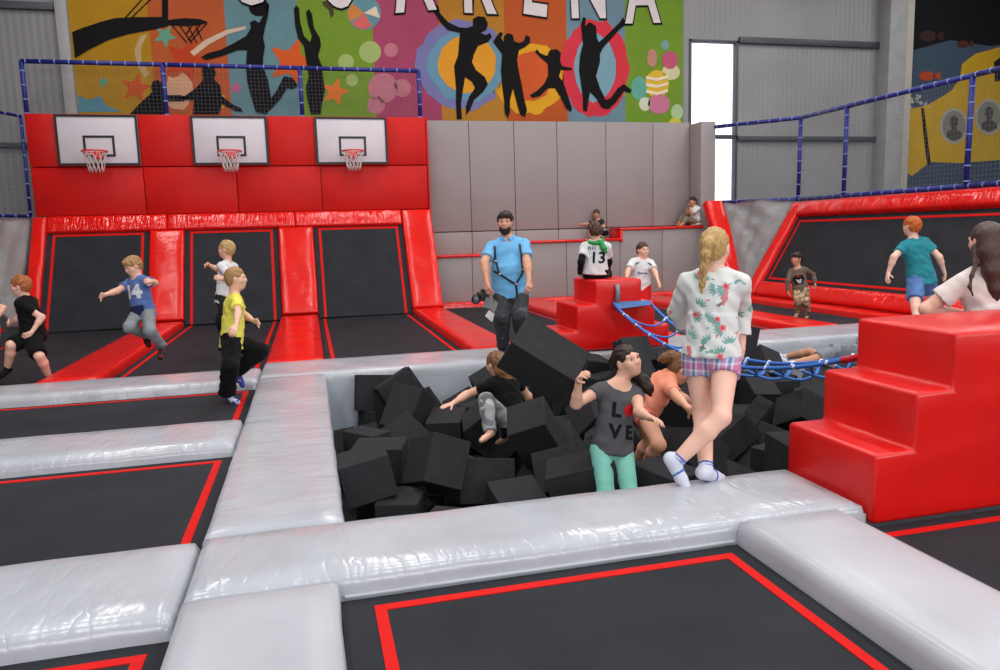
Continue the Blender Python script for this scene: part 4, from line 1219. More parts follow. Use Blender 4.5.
# joint positions in metres, hand measured
POSES = {
'walk':{'pel':(2.343,4.034,0.714),'nek':(2.370,4.051,1.229),'fs':(0.590,0.807,0.000),'fh':(0.697,0.718,0.000),'shL':(2.241,4.141,1.170),'hip_left':(2.281,4.094,0.700),'shR':(2.493,3.957,1.163),'hip_right':(2.404,3.974,0.697),'elL':(2.261,4.315,0.975),'wrL':(2.389,4.380,0.804),'tiL':(2.488,4.465,0.719),'knL':(2.306,4.058,0.336),'anL':(2.193,3.819,0.082),'toL':(2.344,3.895,0.023),'elR':(2.601,4.113,0.982),'wrR':(2.579,4.081,0.735),'tiR':(2.626,4.176,0.621),'knR':(2.278,3.804,0.398),'anR':(2.014,3.850,0.140),'toR':(2.066,3.777,0.024),'hed':(2.374,4.054,1.378),'hx':(0.654,-0.756,0.000),'hf':(0.756,0.654,0.000),'hu':(-0.000,0.000,1.000)},
'love':{'pel':(1.988,4.748,-0.030),'nek':(2.072,4.812,0.419),'fs':(-0.072,-0.997,0.000),'fh':(-0.072,-0.997,0.000),'shL':(2.201,4.794,0.339),'hip_left':(2.062,4.740,-0.057),'shR':(1.922,4.815,0.388),'hip_right':(1.908,4.752,-0.030),'elL':(2.119,4.583,0.264),'wrL':(2.103,4.381,0.271),'tiL':(2.119,4.240,0.284),'knL':(2.013,4.502,-0.286),'anL':(2.045,4.561,-0.613),'toL':(1.997,4.405,-0.621),'elR':(1.713,4.719,0.325),'wrR':(1.706,4.633,0.509),'tiR':(1.703,4.526,0.603),'knR':(1.853,4.536,-0.279),'anR':(1.875,4.599,-0.606),'toR':(1.795,4.457,-0.615),'hed':(2.135,4.815,0.579),'hx':(-0.918,-0.372,-0.134),'hf':(0.326,-0.904,0.276),'hu':(-0.224,0.209,0.952)},
'peach':{'pel':(2.511,5.357,0.060),'nek':(2.715,5.312,0.330),'fs':(0.987,-0.159,0.000),'fh':(0.987,-0.159,0.000),'shL':(2.704,5.460,0.291),'hip_left':(2.515,5.436,0.053),'shR':(2.659,5.180,0.278),'hip_right':(2.490,5.282,0.046),'elL':(2.860,5.336,0.134),'wrL':(3.005,5.436,0.033),'tiL':(3.117,5.502,-0.026),'knL':(2.653,5.526,-0.238),'anL':(2.595,5.718,-0.504),'toL':(2.597,5.563,-0.553),'elR':(2.597,4.951,0.252),'wrR':(2.580,4.752,0.214),'tiR':(2.695,4.815,0.160),'knR':(2.470,4.990,-0.115),'anR':(2.455,5.221,-0.356),'toR':(2.447,5.063,-0.394),'hed':(2.809,5.276,0.394),'hx':(-0.328,-0.945,0.000),'hf':(0.702,-0.244,-0.669),'hu':(0.632,-0.220,0.743)},
'black':{'pel':(1.711,6.358,-0.181),'nek':(1.643,6.524,0.192),'fs':(-0.273,0.962,0.000),'fh':(-0.513,0.859,0.000),'shL':(1.517,6.463,0.133),'hip_left':(1.647,6.313,-0.188),'shR':(1.786,6.539,0.149),'hip_right':(1.779,6.392,-0.199),'elL':(1.312,6.537,0.047),'wrL':(1.157,6.418,0.002),'tiL':(1.044,6.336,0.003),'knL':(1.431,6.248,0.052),'anL':(1.403,6.010,-0.174),'toL':(1.296,5.890,-0.176),'elR':(1.922,6.613,-0.028),'wrR':(1.982,6.724,-0.184),'tiR':(2.019,6.789,-0.302),'knR':(1.687,6.693,-0.103),'anR':(1.726,6.727,-0.428),'toR':(1.658,6.856,-0.495),'hed':(1.621,6.613,0.300),'hx':(0.884,0.467,0.000),'hf':(-0.451,0.854,-0.259),'hu':(-0.121,0.229,0.966)},
'lying':{'pel':(6.200,7.730,-0.136),'nek':(6.537,7.431,-0.150),'fs':(0.244,0.970,0.000),'fh':(0.244,0.970,0.000),'shL':(6.500,7.467,-0.008),'hip_left':(6.192,7.739,-0.059),'shR':(6.491,7.469,-0.288),'hip_right':(6.187,7.740,-0.213),'elL':(6.376,7.389,-0.192),'wrL':(6.185,7.328,-0.204),'tiL':(6.057,7.273,-0.197),'knL':(5.874,7.749,-0.141),'anL':(5.547,7.721,-0.163),'toL':(5.420,7.701,-0.065),'elR':(6.544,7.624,-0.119),'wrR':(6.504,7.820,-0.121),'tiR':(6.515,7.959,-0.130),'knR':(6.036,8.006,-0.091),'anR':(5.866,8.272,-0.185),'toR':(5.838,8.424,-0.140),'hed':(6.657,7.327,-0.129),'hx':(0.970,-0.244,0.000),'hf':(0.042,0.168,0.985),'hu':(-0.241,-0.955,0.174)},
'man':{'pel':(2.420,8.971,0.795),'nek':(2.392,8.980,1.422),'fs':(-0.278,-0.961,-0.000),'fh':(-0.278,-0.961,-0.000),'shL':(2.592,8.922,1.356),'hip_left':(2.521,8.941,0.781),'shR':(2.199,9.036,1.336),'hip_right':(2.321,8.999,0.771),'elL':(2.556,8.695,1.135),'wrL':(2.524,8.522,0.927),'tiL':(2.486,8.406,0.782),'knL':(2.428,8.615,0.491),'anL':(2.524,8.848,0.122),'toL':(2.524,8.634,0.078),'elR':(2.051,8.824,1.150),'wrR':(2.048,8.687,0.915),'tiR':(2.039,8.567,0.768),'knR':(2.220,8.684,0.471),'anR':(2.281,8.911,0.092),'toR':(2.262,8.698,0.049),'hed':(2.373,8.981,1.634),'hx':(-0.926,0.377,0.000),'hf':(-0.377,-0.926,0.000),'hu':(0.000,0.000,1.000)},
'thirteen':{'pel':(3.544,8.974,0.987),'nek':(3.562,8.973,1.349),'fs':(0.409,0.912,0.000),'fh':(0.409,0.912,0.000),'shL':(3.427,9.033,1.298),'hip_left':(3.471,9.007,0.976),'shR':(3.691,8.914,1.285),'hip_right':(3.616,8.942,0.969),'elL':(3.331,8.909,1.112),'wrL':(3.363,9.038,0.953),'tiL':(3.440,9.137,0.880),'knL':(3.632,9.305,0.943),'anL':(3.674,9.422,0.626),'toL':(3.728,9.564,0.557),'elR':(3.766,9.042,1.092),'wrR':(3.800,9.194,0.954),'tiR':(3.808,9.319,0.882),'knR':(3.799,9.228,0.940),'anR':(3.845,9.345,0.623),'toR':(3.902,9.486,0.555),'hed':(3.546,8.980,1.495),'hx':(0.997,-0.072,0.000),'hf':(0.071,0.976,-0.208),'hu':(0.015,0.207,0.978)},
'white8':{'pel':(4.862,10.465,0.629),'nek':(4.897,10.467,1.053),'fs':(-0.159,-0.987,0.000),'fh':(-0.159,-0.987,0.000),'shL':(5.027,10.445,0.987),'hip_left':(4.935,10.453,0.609),'shR':(4.758,10.488,1.009),'hip_right':(4.787,10.477,0.621),'elL':(5.008,10.254,0.860),'wrL':(4.984,10.106,0.734),'tiL':(4.978,9.996,0.652),'knL':(4.840,10.280,0.355),'anL':(4.860,10.290,0.034),'toL':(4.811,10.151,-0.023),'elR':(4.616,10.354,0.887),'wrR':(4.529,10.231,0.762),'tiR':(4.476,10.149,0.666),'knR':(4.703,10.266,0.393),'anR':(4.750,10.370,0.092),'toR':(4.678,10.250,0.018),'hed':(4.910,10.465,1.188),'hx':(-0.995,-0.102,0.000),'hf':(0.102,-0.995,0.000),'hu':(0.000,0.000,1.000)},
'ledge1':{'pel':(6.863,17.153,1.440),'nek':(6.853,17.152,1.766),'fs':(-0.409,-0.912,-0.000),'fh':(-0.409,-0.912,-0.000),'shL':(6.960,17.105,1.723),'hip_left':(6.921,17.127,1.431),'shR':(6.750,17.199,1.717),'hip_right':(6.806,17.179,1.427),'elL':(6.949,16.975,1.580),'wrL':(6.787,16.958,1.608),'tiL':(6.688,16.901,1.610),'knL':(6.951,16.859,1.436),'anL':(6.704,16.756,1.395),'toL':(6.597,16.679,1.397),'elR':(6.565,17.179,1.666),'wrR':(6.402,17.157,1.657),'tiR':(6.303,17.099,1.647),'knR':(6.617,16.987,1.446),'anR':(6.725,16.745,1.394),'toR':(6.748,16.615,1.393),'hed':(6.831,17.157,1.899),'hx':(-0.873,0.487,0.000),'hf':(-0.471,-0.844,-0.259),'hu':(-0.126,-0.226,0.966)},
'ledge2':{'pel':(9.309,16.825,1.640),'nek':(9.271,16.835,2.007),'fs':(-0.935,-0.356,-0.000),'fh':(-0.935,-0.356,-0.000),'shL':(9.323,16.712,1.963),'hip_left':(9.336,16.758,1.631),'shR':(9.230,16.954,1.947),'hip_right':(9.285,16.891,1.623),'elL':(9.146,16.704,1.835),'wrL':(9.070,16.740,2.007),'tiL':(9.028,16.638,2.076),'knL':(9.052,16.829,1.719),'anL':(8.844,16.640,1.599),'toL':(8.721,16.558,1.577),'elR':(9.076,16.824,1.865),'wrR':(9.047,16.748,2.032),'tiR':(9.028,16.639,2.100),'knR':(9.110,17.090,1.774),'anR':(8.908,16.914,1.627),'toR':(8.792,16.822,1.604),'hed':(9.243,16.845,2.142),'hx':(-0.513,0.859,0.000),'hf':(-0.855,-0.511,-0.087),'hu':(-0.075,-0.045,0.996)},
'brown':{'pel':(8.281,11.284,0.370),'nek':(8.248,11.333,0.752),'fs':(-0.631,-0.775,-0.000),'fh':(-0.631,-0.775,-0.000),'shL':(8.342,11.254,0.722),'hip_left':(8.331,11.243,0.367),'shR':(8.162,11.400,0.688),'hip_right':(8.233,11.323,0.349),'elL':(8.511,11.265,0.623),'wrL':(8.505,11.198,0.469),'tiL':(8.470,11.121,0.389),'knL':(8.236,11.066,0.179),'anL':(8.347,11.179,-0.046),'toL':(8.270,11.099,-0.121),'elR':(8.061,11.333,0.534),'wrR':(8.055,11.318,0.347),'tiR':(8.063,11.268,0.241),'knR':(8.119,11.123,0.198),'anR':(8.232,11.271,-0.004),'toR':(8.132,11.213,-0.072),'hed':(8.234,11.351,0.912),'hx':(-0.356,0.935,0.000),'hf':(-0.935,-0.356,0.000),'hu':(0.000,0.000,1.000)},
'teal':{'pel':(7.631,7.968,0.787),'nek':(7.559,8.048,1.271),'fs':(0.038,0.999,0.000),'fh':(0.038,0.999,0.000),'shL':(7.420,8.044,1.189),'hip_left':(7.552,7.969,0.760),'shR':(7.716,8.033,1.235),'hip_right':(7.715,7.962,0.785),'elL':(7.214,7.981,1.058),'wrL':(7.161,8.011,0.843),'tiL':(7.082,7.942,0.735),'knL':(7.388,7.792,0.502),'anL':(7.253,7.601,0.238),'toL':(7.320,7.729,0.144),'elR':(7.834,7.904,1.038),'wrR':(7.942,7.923,0.853),'tiR':(8.020,7.962,0.732),'knR':(7.938,8.127,0.567),'anR':(7.819,7.954,0.285),'toR':(7.885,8.081,0.188),'hed':(7.540,8.067,1.442),'hx':(0.982,0.188,0.000),'hf':(-0.188,0.982,0.000),'hu':(0.000,-0.000,1.000)},
'woman':{'pel':(4.659,4.115,0.627),'nek':(4.587,4.228,1.165),'fs':(0.107,0.994,0.000),'fh':(0.107,0.994,0.000),'shL':(4.424,4.233,1.073),'hip_left':(4.571,4.121,0.596),'shR':(4.767,4.196,1.127),'hip_right':(4.752,4.102,0.625),'elL':(4.248,4.376,0.877),'wrL':(4.486,4.378,0.850),'tiL':(4.651,4.408,0.838),'knL':(4.726,4.254,0.258),'anL':(4.482,4.016,0.058),'toL':(4.594,4.154,-0.017),'elR':(4.862,4.040,0.869),'wrR':(4.956,4.258,0.829),'tiR':(5.002,4.418,0.811),'knR':(4.896,4.165,0.262),'anR':(4.660,3.930,0.049),'toR':(4.782,4.061,-0.026),'hed':(4.588,4.234,1.350),'hx':(0.997,-0.072,0.000),'hf':(0.072,0.994,-0.087),'hu':(0.006,0.087,0.996)},
'yellow':{'pel':(-0.818,8.027,0.493),'nek':(-0.763,8.060,0.945),'fs':(0.971,0.239,0.000),'fh':(1.000,0.015,0.000),'shL':(-0.803,8.190,0.884),'hip_left':(-0.821,8.102,0.474),'shR':(-0.737,7.922,0.896),'hip_right':(-0.819,7.950,0.485),'elL':(-0.686,8.285,0.708),'wrL':(-0.596,8.114,0.668),'tiL':(-0.510,8.007,0.675),'knL':(-0.540,7.983,0.366),'anL':(-0.794,8.044,0.175),'toL':(-0.724,8.023,0.026),'elR':(-0.711,7.714,0.797),'wrR':(-0.723,7.550,0.687),'tiR':(-0.755,7.437,0.615),'knR':(-0.823,7.702,0.276),'anR':(-0.884,7.810,-0.024),'toR':(-0.774,7.707,-0.073),'hed':(-0.739,8.070,1.120),'hx':(0.015,-1.000,0.000),'hf':(1.000,0.015,0.000),'hu':(-0.000,0.000,1.000)},
'white15':{'pel':(-1.113,10.585,0.759),'nek':(-1.059,10.599,1.218),'fs':(-0.873,0.487,0.000),'fh':(-0.873,0.487,0.000),'shL':(-1.133,10.475,1.174),'hip_left':(-1.152,10.517,0.751),'shR':(-0.997,10.719,1.151),'hip_right':(-1.077,10.651,0.738),'elL':(-0.999,10.379,1.006),'wrL':(-1.104,10.210,1.032),'tiL':(-1.160,10.087,1.066),'knL':(-1.080,10.403,0.451),'anL':(-0.995,10.224,0.188),'toL':(-1.061,10.088,0.132),'elR':(-1.221,10.788,1.130),'wrR':(-1.338,10.942,1.184),'tiR':(-1.383,10.818,1.230),'knR':(-1.212,10.695,0.441),'anR':(-1.179,10.780,0.125),'toR':(-1.246,10.641,0.079),'hed':(-1.064,10.598,1.395),'hx':(0.278,0.961,0.000),'hf':(-0.957,0.277,0.087),'hu':(0.084,-0.024,0.996)},
'fourteen':{'pel':(-1.984,9.754,0.694),'nek':(-2.017,9.764,1.100),'fs':(-0.631,-0.775,-0.000),'fh':(-0.631,-0.775,-0.000),'shL':(-1.906,9.676,1.055),'hip_left':(-1.924,9.706,0.686),'shR':(-2.120,9.850,1.034),'hip_right':(-2.042,9.802,0.674),'elL':(-1.772,9.488,1.038),'wrL':(-1.776,9.293,1.073),'tiL':(-1.790,9.160,1.103),'knL':(-1.869,9.464,0.478),'anL':(-1.796,9.694,0.262),'toL':(-1.807,9.575,0.157),'elR':(-2.227,9.661,0.954),'wrR':(-2.331,9.495,0.923),'tiR':(-2.371,9.364,0.935),'knR':(-2.103,9.516,0.533),'anR':(-1.982,9.785,0.397),'toR':(-1.979,9.895,0.283),'hed':(-2.049,9.761,1.239),'hx':(-0.586,0.811,0.000),'hf':(-0.752,-0.543,-0.375),'hu':(-0.304,-0.219,0.927)},
'redblack':{'pel':(-3.278,10.047,0.456),'nek':(-3.332,10.055,0.895),'fs':(-0.987,0.159,-0.000),'fh':(-0.987,0.159,-0.000),'shL':(-3.348,9.912,0.838),'hip_left':(-3.289,9.969,0.442),'shR':(-3.302,10.196,0.838),'hip_right':(-3.263,10.125,0.442),'elL':(-3.147,9.960,0.662),'wrL':(-3.241,9.877,0.499),'tiL':(-3.276,9.743,0.458),'knL':(-3.154,9.747,0.224),'anL':(-3.130,9.926,-0.063),'toL':(-3.156,9.778,-0.130),'elR':(-3.464,10.123,0.633),'wrR':(-3.598,10.262,0.560),'tiR':(-3.690,10.373,0.566),'knR':(-3.476,9.876,0.358),'anR':(-3.588,9.987,0.059),'toR':(-3.634,9.834,0.016),'hed':(-3.364,10.051,1.041),'hx':(0.038,0.999,0.000),'hf':(-0.997,0.037,-0.070),'hu':(-0.070,0.003,0.998)},
'edge':{'pel':(-3.941,10.529,0.475),'nek':(-3.890,10.572,0.895),'fs':(-0.997,0.072,-0.000),'fh':(-0.997,0.072,-0.000),'shL':(-3.906,10.432,0.857),'hip_left':(-3.948,10.454,0.470),'shR':(-3.887,10.702,0.827),'hip_right':(-3.938,10.602,0.453),'elL':(-3.700,10.401,0.763),'wrL':(-3.743,10.265,0.630),'tiL':(-3.748,10.143,0.570),'knL':(-3.828,10.267,0.240),'anL':(-3.881,10.387,-0.051),'toL':(-3.895,10.235,-0.085),'elR':(-4.080,10.673,0.708),'wrR':(-4.177,10.776,0.575),'tiR':(-4.242,10.862,0.492),'knR':(-3.953,10.371,0.233),'anR':(-4.026,10.483,-0.057),'toR':(-4.036,10.328,-0.079),'hed':(-3.897,10.576,1.045),'hx':(0.072,0.997,0.000),'hf':(-0.997,0.072,0.000),'hu':(0.000,-0.000,1.000)}}
# ================================================================== PEOPLE
def hpt(k, hh, x, y, z):
    p = POSES[k]; c, hx, hf, hu = (np.array(p[q]) for q in ('hed', 'hx', 'hf', 'hu'))
    return c + (hx * x + hf * y + hu * z) * hh
FAIR, TAN, ROSY = (226, 176, 152), (190, 136, 108), (232, 184, 164)
BLOND = hairm('blond_hair', (186, 150, 96)); BROWN = hairm('brown_hair', (74, 50, 34)); DBROWN = hairm('dark_brown_hair', (44, 30, 24))
GINGER = hairm('ginger_hair', (190, 92, 36)); SANDY = hairm('sandy_hair', (160, 122, 78)); BLACKH = hairm('near_black_hair', (30, 24, 22)); LBROWN = hairm('light_brown_hair', (122, 84, 52))
SHORT = dict(th=.05, low=-.1, amp=.004)

def plaid():
    m, nt, b = nodes_of('pink_blue_plaid'); N, L = nt.nodes, nt.links
    tc = N.new('ShaderNodeTexCoord'); sp_ = N.new('ShaderNodeSeparateXYZ'); L.new(tc.outputs['Object'], sp_.inputs[0])
    def band(out, freq, ph):
        a = N.new('ShaderNodeMath'); a.operation = 'MULTIPLY_ADD'; a.inputs[1].default_value = freq; a.inputs[2].default_value = ph; L.new(out, a.inputs[0])
        s = N.new('ShaderNodeMath'); s.operation = 'SINE'; L.new(a.outputs[0], s.inputs[0]); return s.outputs[0]
    def ramp(fac, cols):
        r = N.new('ShaderNodeValToRGB'); r.color_ramp.interpolation = 'CONSTANT'
        mr = N.new('ShaderNodeMapRange'); mr.inputs[1].default_value = -1; mr.inputs[2].default_value = 1; L.new(fac, mr.inputs[0])
        r.color_ramp.elements[0].color = srgb(*cols[0][1]); r.color_ramp.elements[0].position = cols[0][0]
        r.color_ramp.elements[1].color = srgb(*cols[1][1]); r.color_ramp.elements[1].position = cols[1][0]
        for p, c in cols[2:]:
            e = r.color_ramp.elements.new(p); e.color = srgb(*c)
        L.new(mr.outputs[0], r.inputs[0]); return r.outputs[0]
    c1 = ramp(band(sp_.outputs['Z'], 62, 1.0), [(0, (172, 100, 150)), (.35, (190, 196, 214)), (.75, (110, 140, 176))])
    ad = N.new('ShaderNodeMath'); ad.operation = 'ADD'; 
    ad.operation = 'SUBTRACT'; L.new(sp_.outputs['X'], ad.inputs[0]); L.new(sp_.outputs['Y'], ad.inputs[1])
    c2 = ramp(band(ad.outputs[0], 62, 0.2), [(0, (204, 126, 160)), (.4, (206, 210, 222)), (.85, (86, 92, 140))])
    mx = N.new('ShaderNodeMix'); mx.data_type = 'RGBA'; mx.inputs[0].default_value = .5
    L.new(c1, mx.inputs[6]); L.new(c2, mx.inputs[7]); L.new(mx.outputs[2], b.inputs['Base Color'])
    b.inputs['Roughness'].default_value = .85
    return m
def blotchy(name, base, spots, scale=9.0, rough=.85, thr=.62):
    """base cloth with irregular printed patches of other colours"""
    m, nt, b = nodes_of(name); N, L = nt.nodes, nt.links
    tc = N.new('ShaderNodeTexCoord'); cur = None
    for i, c in enumerate(spots):
        mp = N.new('ShaderNodeMapping'); mp.inputs['Location'].default_value = (i * 3.7, i * 1.9, i * 5.1); L.new(tc.outputs['Object'], mp.inputs[0])
        no = N.new('ShaderNodeTexNoise'); no.inputs['Scale'].default_value = scale * (1 + .25 * i); no.inputs['Detail'].default_value = 2.5; L.new(mp.outputs[0], no.inputs['Vector'])
        gt = N.new('ShaderNodeMath'); gt.operation = 'GREATER_THAN'; gt.inputs[1].default_value = thr; L.new(no.outputs['Fac'], gt.inputs[0])
        mx = N.new('ShaderNodeMix'); mx.data_type = 'RGBA'; L.new(gt.outputs[0], mx.inputs[0])
        if cur is None: mx.inputs[6].default_value = srgb(*base)
        else: L.new(cur, mx.inputs[6])
        mx.inputs[7].default_value = srgb(*c); cur = mx.outputs[2]
    L.new(cur, b.inputs['Base Color']); b.inputs['Roughness'].default_value = rough
    return m
WHITE_SOCK = cloth('white_sock', (205, 208, 222)); SOCK_BLUE = cloth('blue_sock_band', (72, 112, 190)); BLACK_CLOTH = cloth('black_cloth', (17, 17, 19)); WHITE_CLOTH = cloth('white_cloth', (212, 212, 214))

# ------------------------------------------------------------------ girl walking on the beam
K = 'walk'; hh = .232
pt = [hpt(K, hh, *q) for q in ((0, -.48, .2), (0, -.6, .12), (-.03, -.64, -.15), (-.08, -.6, -.5), (-.13, -.55, -.9), (-.15, -.52, -1.15))]
W = build_person('person', POSES[K], 1.56, hh, 'girl in white floral jacket and plaid shorts walking along the shiny beam', ROSY,
    dict(m=BLOND, th=.035, low=-.28, tilt=.35, amp=.0035, lam=.02, chains=[(pt, [.022, .028, .027, .022, .016, .006], .02)]),
    dict(m=blotchy('floral_cloth', (214, 216, 214), [(120, 168, 160), (214, 130, 132)], 9, thr=.645), sl=1.62, g=.02, hem=-.005, fold=.006, lam=.09, name='floral_jacket', flare=.01, neck=.045),
    dict(m=plaid(), leg=.27, g=.01, flare=.008, name='plaid_shorts', fold=.003), dict(m=WHITE_SOCK, band=SOCK_BLUE, top=.14, name='ankle_sock'), vox=.0085, face=False, build=.93)
child('hair_tie', bm_mesh(tube_bm([hpt(K, hh, .0 + .12 * math.cos(a), -.53 - .03 * math.sin(a), .15 + .12 * math.sin(a)) for a in [i * math.pi / 6 for i in range(12)]], .008, 6, None, True), 't', True), W['root'], cloth('pale_tie', (210, 180, 120)))
teal, pink, pinkd, birdc = cloth('teal_leaf_print', (120, 168, 162)), cloth('pink_flower_print', (226, 130, 132)), cloth('deep_pink_print', (206, 70, 92)), cloth('grey_bird_print', (120, 110, 112))
def leafs(cx, cy, n, L, a0, sp_):
    out = []
    for i in range(n):
        a = a0 + sp_ * (i - (n - 1) / 2); d = (math.cos(a), math.sin(a)); q = (-d[1], d[0])
        out.append([(cx + d[0] * .012, cy + d[1] * .012), (cx + d[0] * L * .45 + q[0] * L * .14, cy + d[1] * L * .45 + q[1] * L * .14), (cx + d[0] * L, cy + d[1] * L), (cx + d[0] * L * .45 - q[0] * L * .14, cy + d[1] * L * .45 - q[1] * L * .14)])
    return out
def flower(cx, cy, r):
    return [[(cx + r * (1.0 if k % 2 else .62) * math.cos(k * math.pi / 5), cy + r * (1.0 if k % 2 else .62) * math.sin(k * math.pi / 5)) for k in range(10)]]
LV, FL, FD = [], [], []
for (x, y, a) in ((.075, .42, 3.6), (.03, .425, 3.4), (-.105, .255, -.3), (-.03, .235, 0.6), (.045, .245, 4.0), (.07, .185, 3.7), (-.09, .47, 1.2), (-.12, .12, .9), (.065, .03, 1.9), (.115, .09, 1.8), (-.075, .31, 1.0), (.0, .1, 2.4)):
    LV += leafs(x, y, 5, .058, a, .42)
for (x, y, r) in ((.078, .435, .026), (-.09, .262, .024), (.04, .24, .022), (.07, .19, .026), (-.075, .505, .026), (.065, .02, .025), (-.125, .06, .018)):
    FL += flower(x, y, r); FD += flower(x, y, r * .45)
BD = [[(-.02 + .05 + x * .9, .325 + y * .9) for x, y in ((0, 0), (.02, .012), (.045, .03), (.03, .0), (.02, -.012))], [(-.06 + x, .07 + y) for x, y in ((0, 0), (.02, .01), (.03, .03), (.03, 0), (.05, -.01), (.02, -.01))]]
decal(W, 'shirt', LV, teal, 'leaf_print', -1, .003, cv=0); decal(W, 'shirt', FL, pink, 'flower_print', -1, .0045, cv=0); decal(W, 'shirt', FD, pinkd, 'flower_heart_print', -1, .006, cv=0); decal(W, 'shirt', BD, birdc, 'bird_print', -1, .0045, cv=0)

# ------------------------------------------------------------------ girl in the grey printed T-shirt, in the pit
K = 'love'; hh = .228
br = [hpt(K, hh, *q) for q in ((-.12, -.35, .0), (-.3, -.2, -.42), (-.36, .05, -.72), (-.34, .18, -1.0), (-.3, .22, -1.22))]
LG = build_person('person', POSES[K], 1.42, hh, 'girl in grey printed shirt and mint leggings reaching up in the foam pit', FAIR,
    dict(m=DBROWN, th=.04, low=-.3, tilt=.3, amp=.003, chains=[(br, [.05, .045, .04, .035, .012], .03)]),
    dict(m=cloth('charcoal_grey_cloth', (86, 86, 90)), sl=.33, g=.012, hem=.025, fold=.005, neck=.062), dict(m=cloth('mint_leggings', (128, 196, 182)), g=.002, cuff=.024, name='leggings', fold=.001),
    None, vox=.009, build=.95, curlR=.75, curlL=.3)
ltr = cloth('black_letter_print', (24, 24, 27)); rose = cloth('red_rose_print', (206, 30, 36))
decal(LG, 'shirt', text_polys('L', .135, off=.006), ltr, 'letter_print', 1, .004, cu=-.035, cv=.6)
decal(LG, 'shirt', text_polys('V E', .13, 1.0, .006), ltr, 'letter_print', 1, .004, cu=.02, cv=.28)
decal(LG, 'shirt', [[(.04 * (1 + .12 * math.sin(7 * a)) * math.cos(a), .042 * (1 + .12 * math.sin(7 * a)) * math.sin(a)) for a in [i * math.pi / 14 for i in range(28)]]], rose, 'rose_print', 1, .005, cu=.062, cv=.62)

# ------------------------------------------------------------------ girl in peach bending over the foam
K = 'peach'; hh = .228
pt = [hpt(K, hh, *q) for q in ((0, -.42, .22), (.05, -.6, .1), (.12, -.75, -.1), (.15, -.85, -.3))]
build_person('person', POSES[K], 1.42, hh, 'girl in peach shirt bending over the dark foam blocks', (220, 162, 132),
    dict(m=LBROWN, th=.04, low=-.3, tilt=.3, chains=[(pt, [.035, .038, .03, .012], .02)]), dict(m=cloth('peach_cloth', (240, 150, 122)), sl=.55, g=.016, hem=.05, fold=.006),
    dict(m=cloth('coral_shorts', (214, 120, 100)), leg=.22, g=.012, name='shorts'), None, vox=.009, build=.95, curlR=.15, curlL=.15)

# ------------------------------------------------------------------ girl in black climbing through the foam
K = 'black'; hh = .228
lh = [(([hpt(K, hh, s * .1, -.36, .05), hpt(K, hh, s * .2, -.44, -.35), hpt(K, hh, .1 + s * .18, -.45, -.75), hpt(K, hh, .25 + s * .1, -.42, -1.15)]), [.06, .055, .045, .012], .03) for s in (-1, 0, 1)]
build_person('person', POSES[K], 1.4, hh, 'girl with long hair in black shirt climbing over the foam blocks', FAIR,
    dict(m=LBROWN, th=.045, low=-.35, tilt=.25, amp=.004, chains=lh), dict(m=BLACK_CLOTH, sl=.5, g=.014, hem=.09, fold=.006),
    dict(m=blotchy('grey_wash_denim', (138, 140, 142), [(96, 98, 102), (170, 172, 174)], 7, thr=.56), g=.01, name='jeans'), None, vox=.0095, curlL=.12, curlR=.3, palmL=(0, 0, -1))

# ------------------------------------------------------------------ child lying at the back of the pit
build_person('person', POSES['lying'], 1.4, .228, 'child in grey shorts and white socks lying in the foam under the rope bridge', TAN,
    dict(m=BROWN, **SHORT), dict(m=cloth('slate_cloth', (96, 100, 108)), sl=.5, g=.014), dict(m=cloth('grey_shorts', (128, 130, 136)), leg=.75, g=.016, name='shorts'),
    dict(m=WHITE_SOCK, top=.2), vox=.013, face=False)

# ------------------------------------------------------------------ man with camera
K = 'man'; hh = .265
MN = build_person('person', POSES[K], 1.9, hh, 'bearded man in light blue polo shirt and black harness holding a camera', (206, 150, 122),
    dict(m=DBROWN, th=.055, low=-.12, tilt=.6, beard=True, bang=True, amp=.006), dict(m=cloth('sky_blue_polo', (112, 176, 222)), sl=.68, g=.018, hem=.045, fold=.006, lam=.12, name='polo_shirt', collar=True, neck=.045, flare=.01),
    dict(m=blotchy('washed_black_denim', (44, 46, 50), [(34, 35, 38), (66, 68, 72)], 6, thr=.6), g=.016, name='jeans', fold=.007),
    dict(m=mat('black_shoe', srgb(20, 20, 22), .5, .1, 10), name='shoe', g=.014, sole=True, top=.1), vox=.0115, build=1.12, belly=.07, curlR=1.0, curlL=.8, smile=True, shoulder_r=1.05)
strap = mat('black_strap', srgb(18, 18, 20), .6, .1, 20)
hb = bmesh.new()
for pts in (((-.16, .56), (-.16, .4), (-.13, .25), (-.115, .22)), ((-.115, .22), (.04, .1), (.07, .085)), ((.15, .56), (.165, .4), (.165, .25), (.155, .2), (.07, .085)), ((-.115, .22), (-.2, .26)), ((.07, .085), (.075, .0), (.07, -.09))):
    wp = wrap_path(MN, 'shirt', pts, 1, .008)
    if len(wp) > 1: tube_bm(wp, .013, 6, hb)
child('camera_harness', bm_mesh(hb, 'harness', True), MN['root'], strap)
for x, y in ((-.155, .38), (-.115, .22), (.07, .085), (.165, .25)):
    wp = wrap_path(MN, 'shirt', ((x, y), (x + .001, y)), 1, .02)
    if wp: child('buckle', bm_mesh(box_bm(wp[0].x - .014, wp[0].x + .014, wp[0].y - .006, wp[0].y + .006, wp[0].z - .012, wp[0].z + .012, .004), 'b'), MN['root'], mat('steel_buckle', srgb(190, 190, 195), .3, .05, 9, metal=.8))

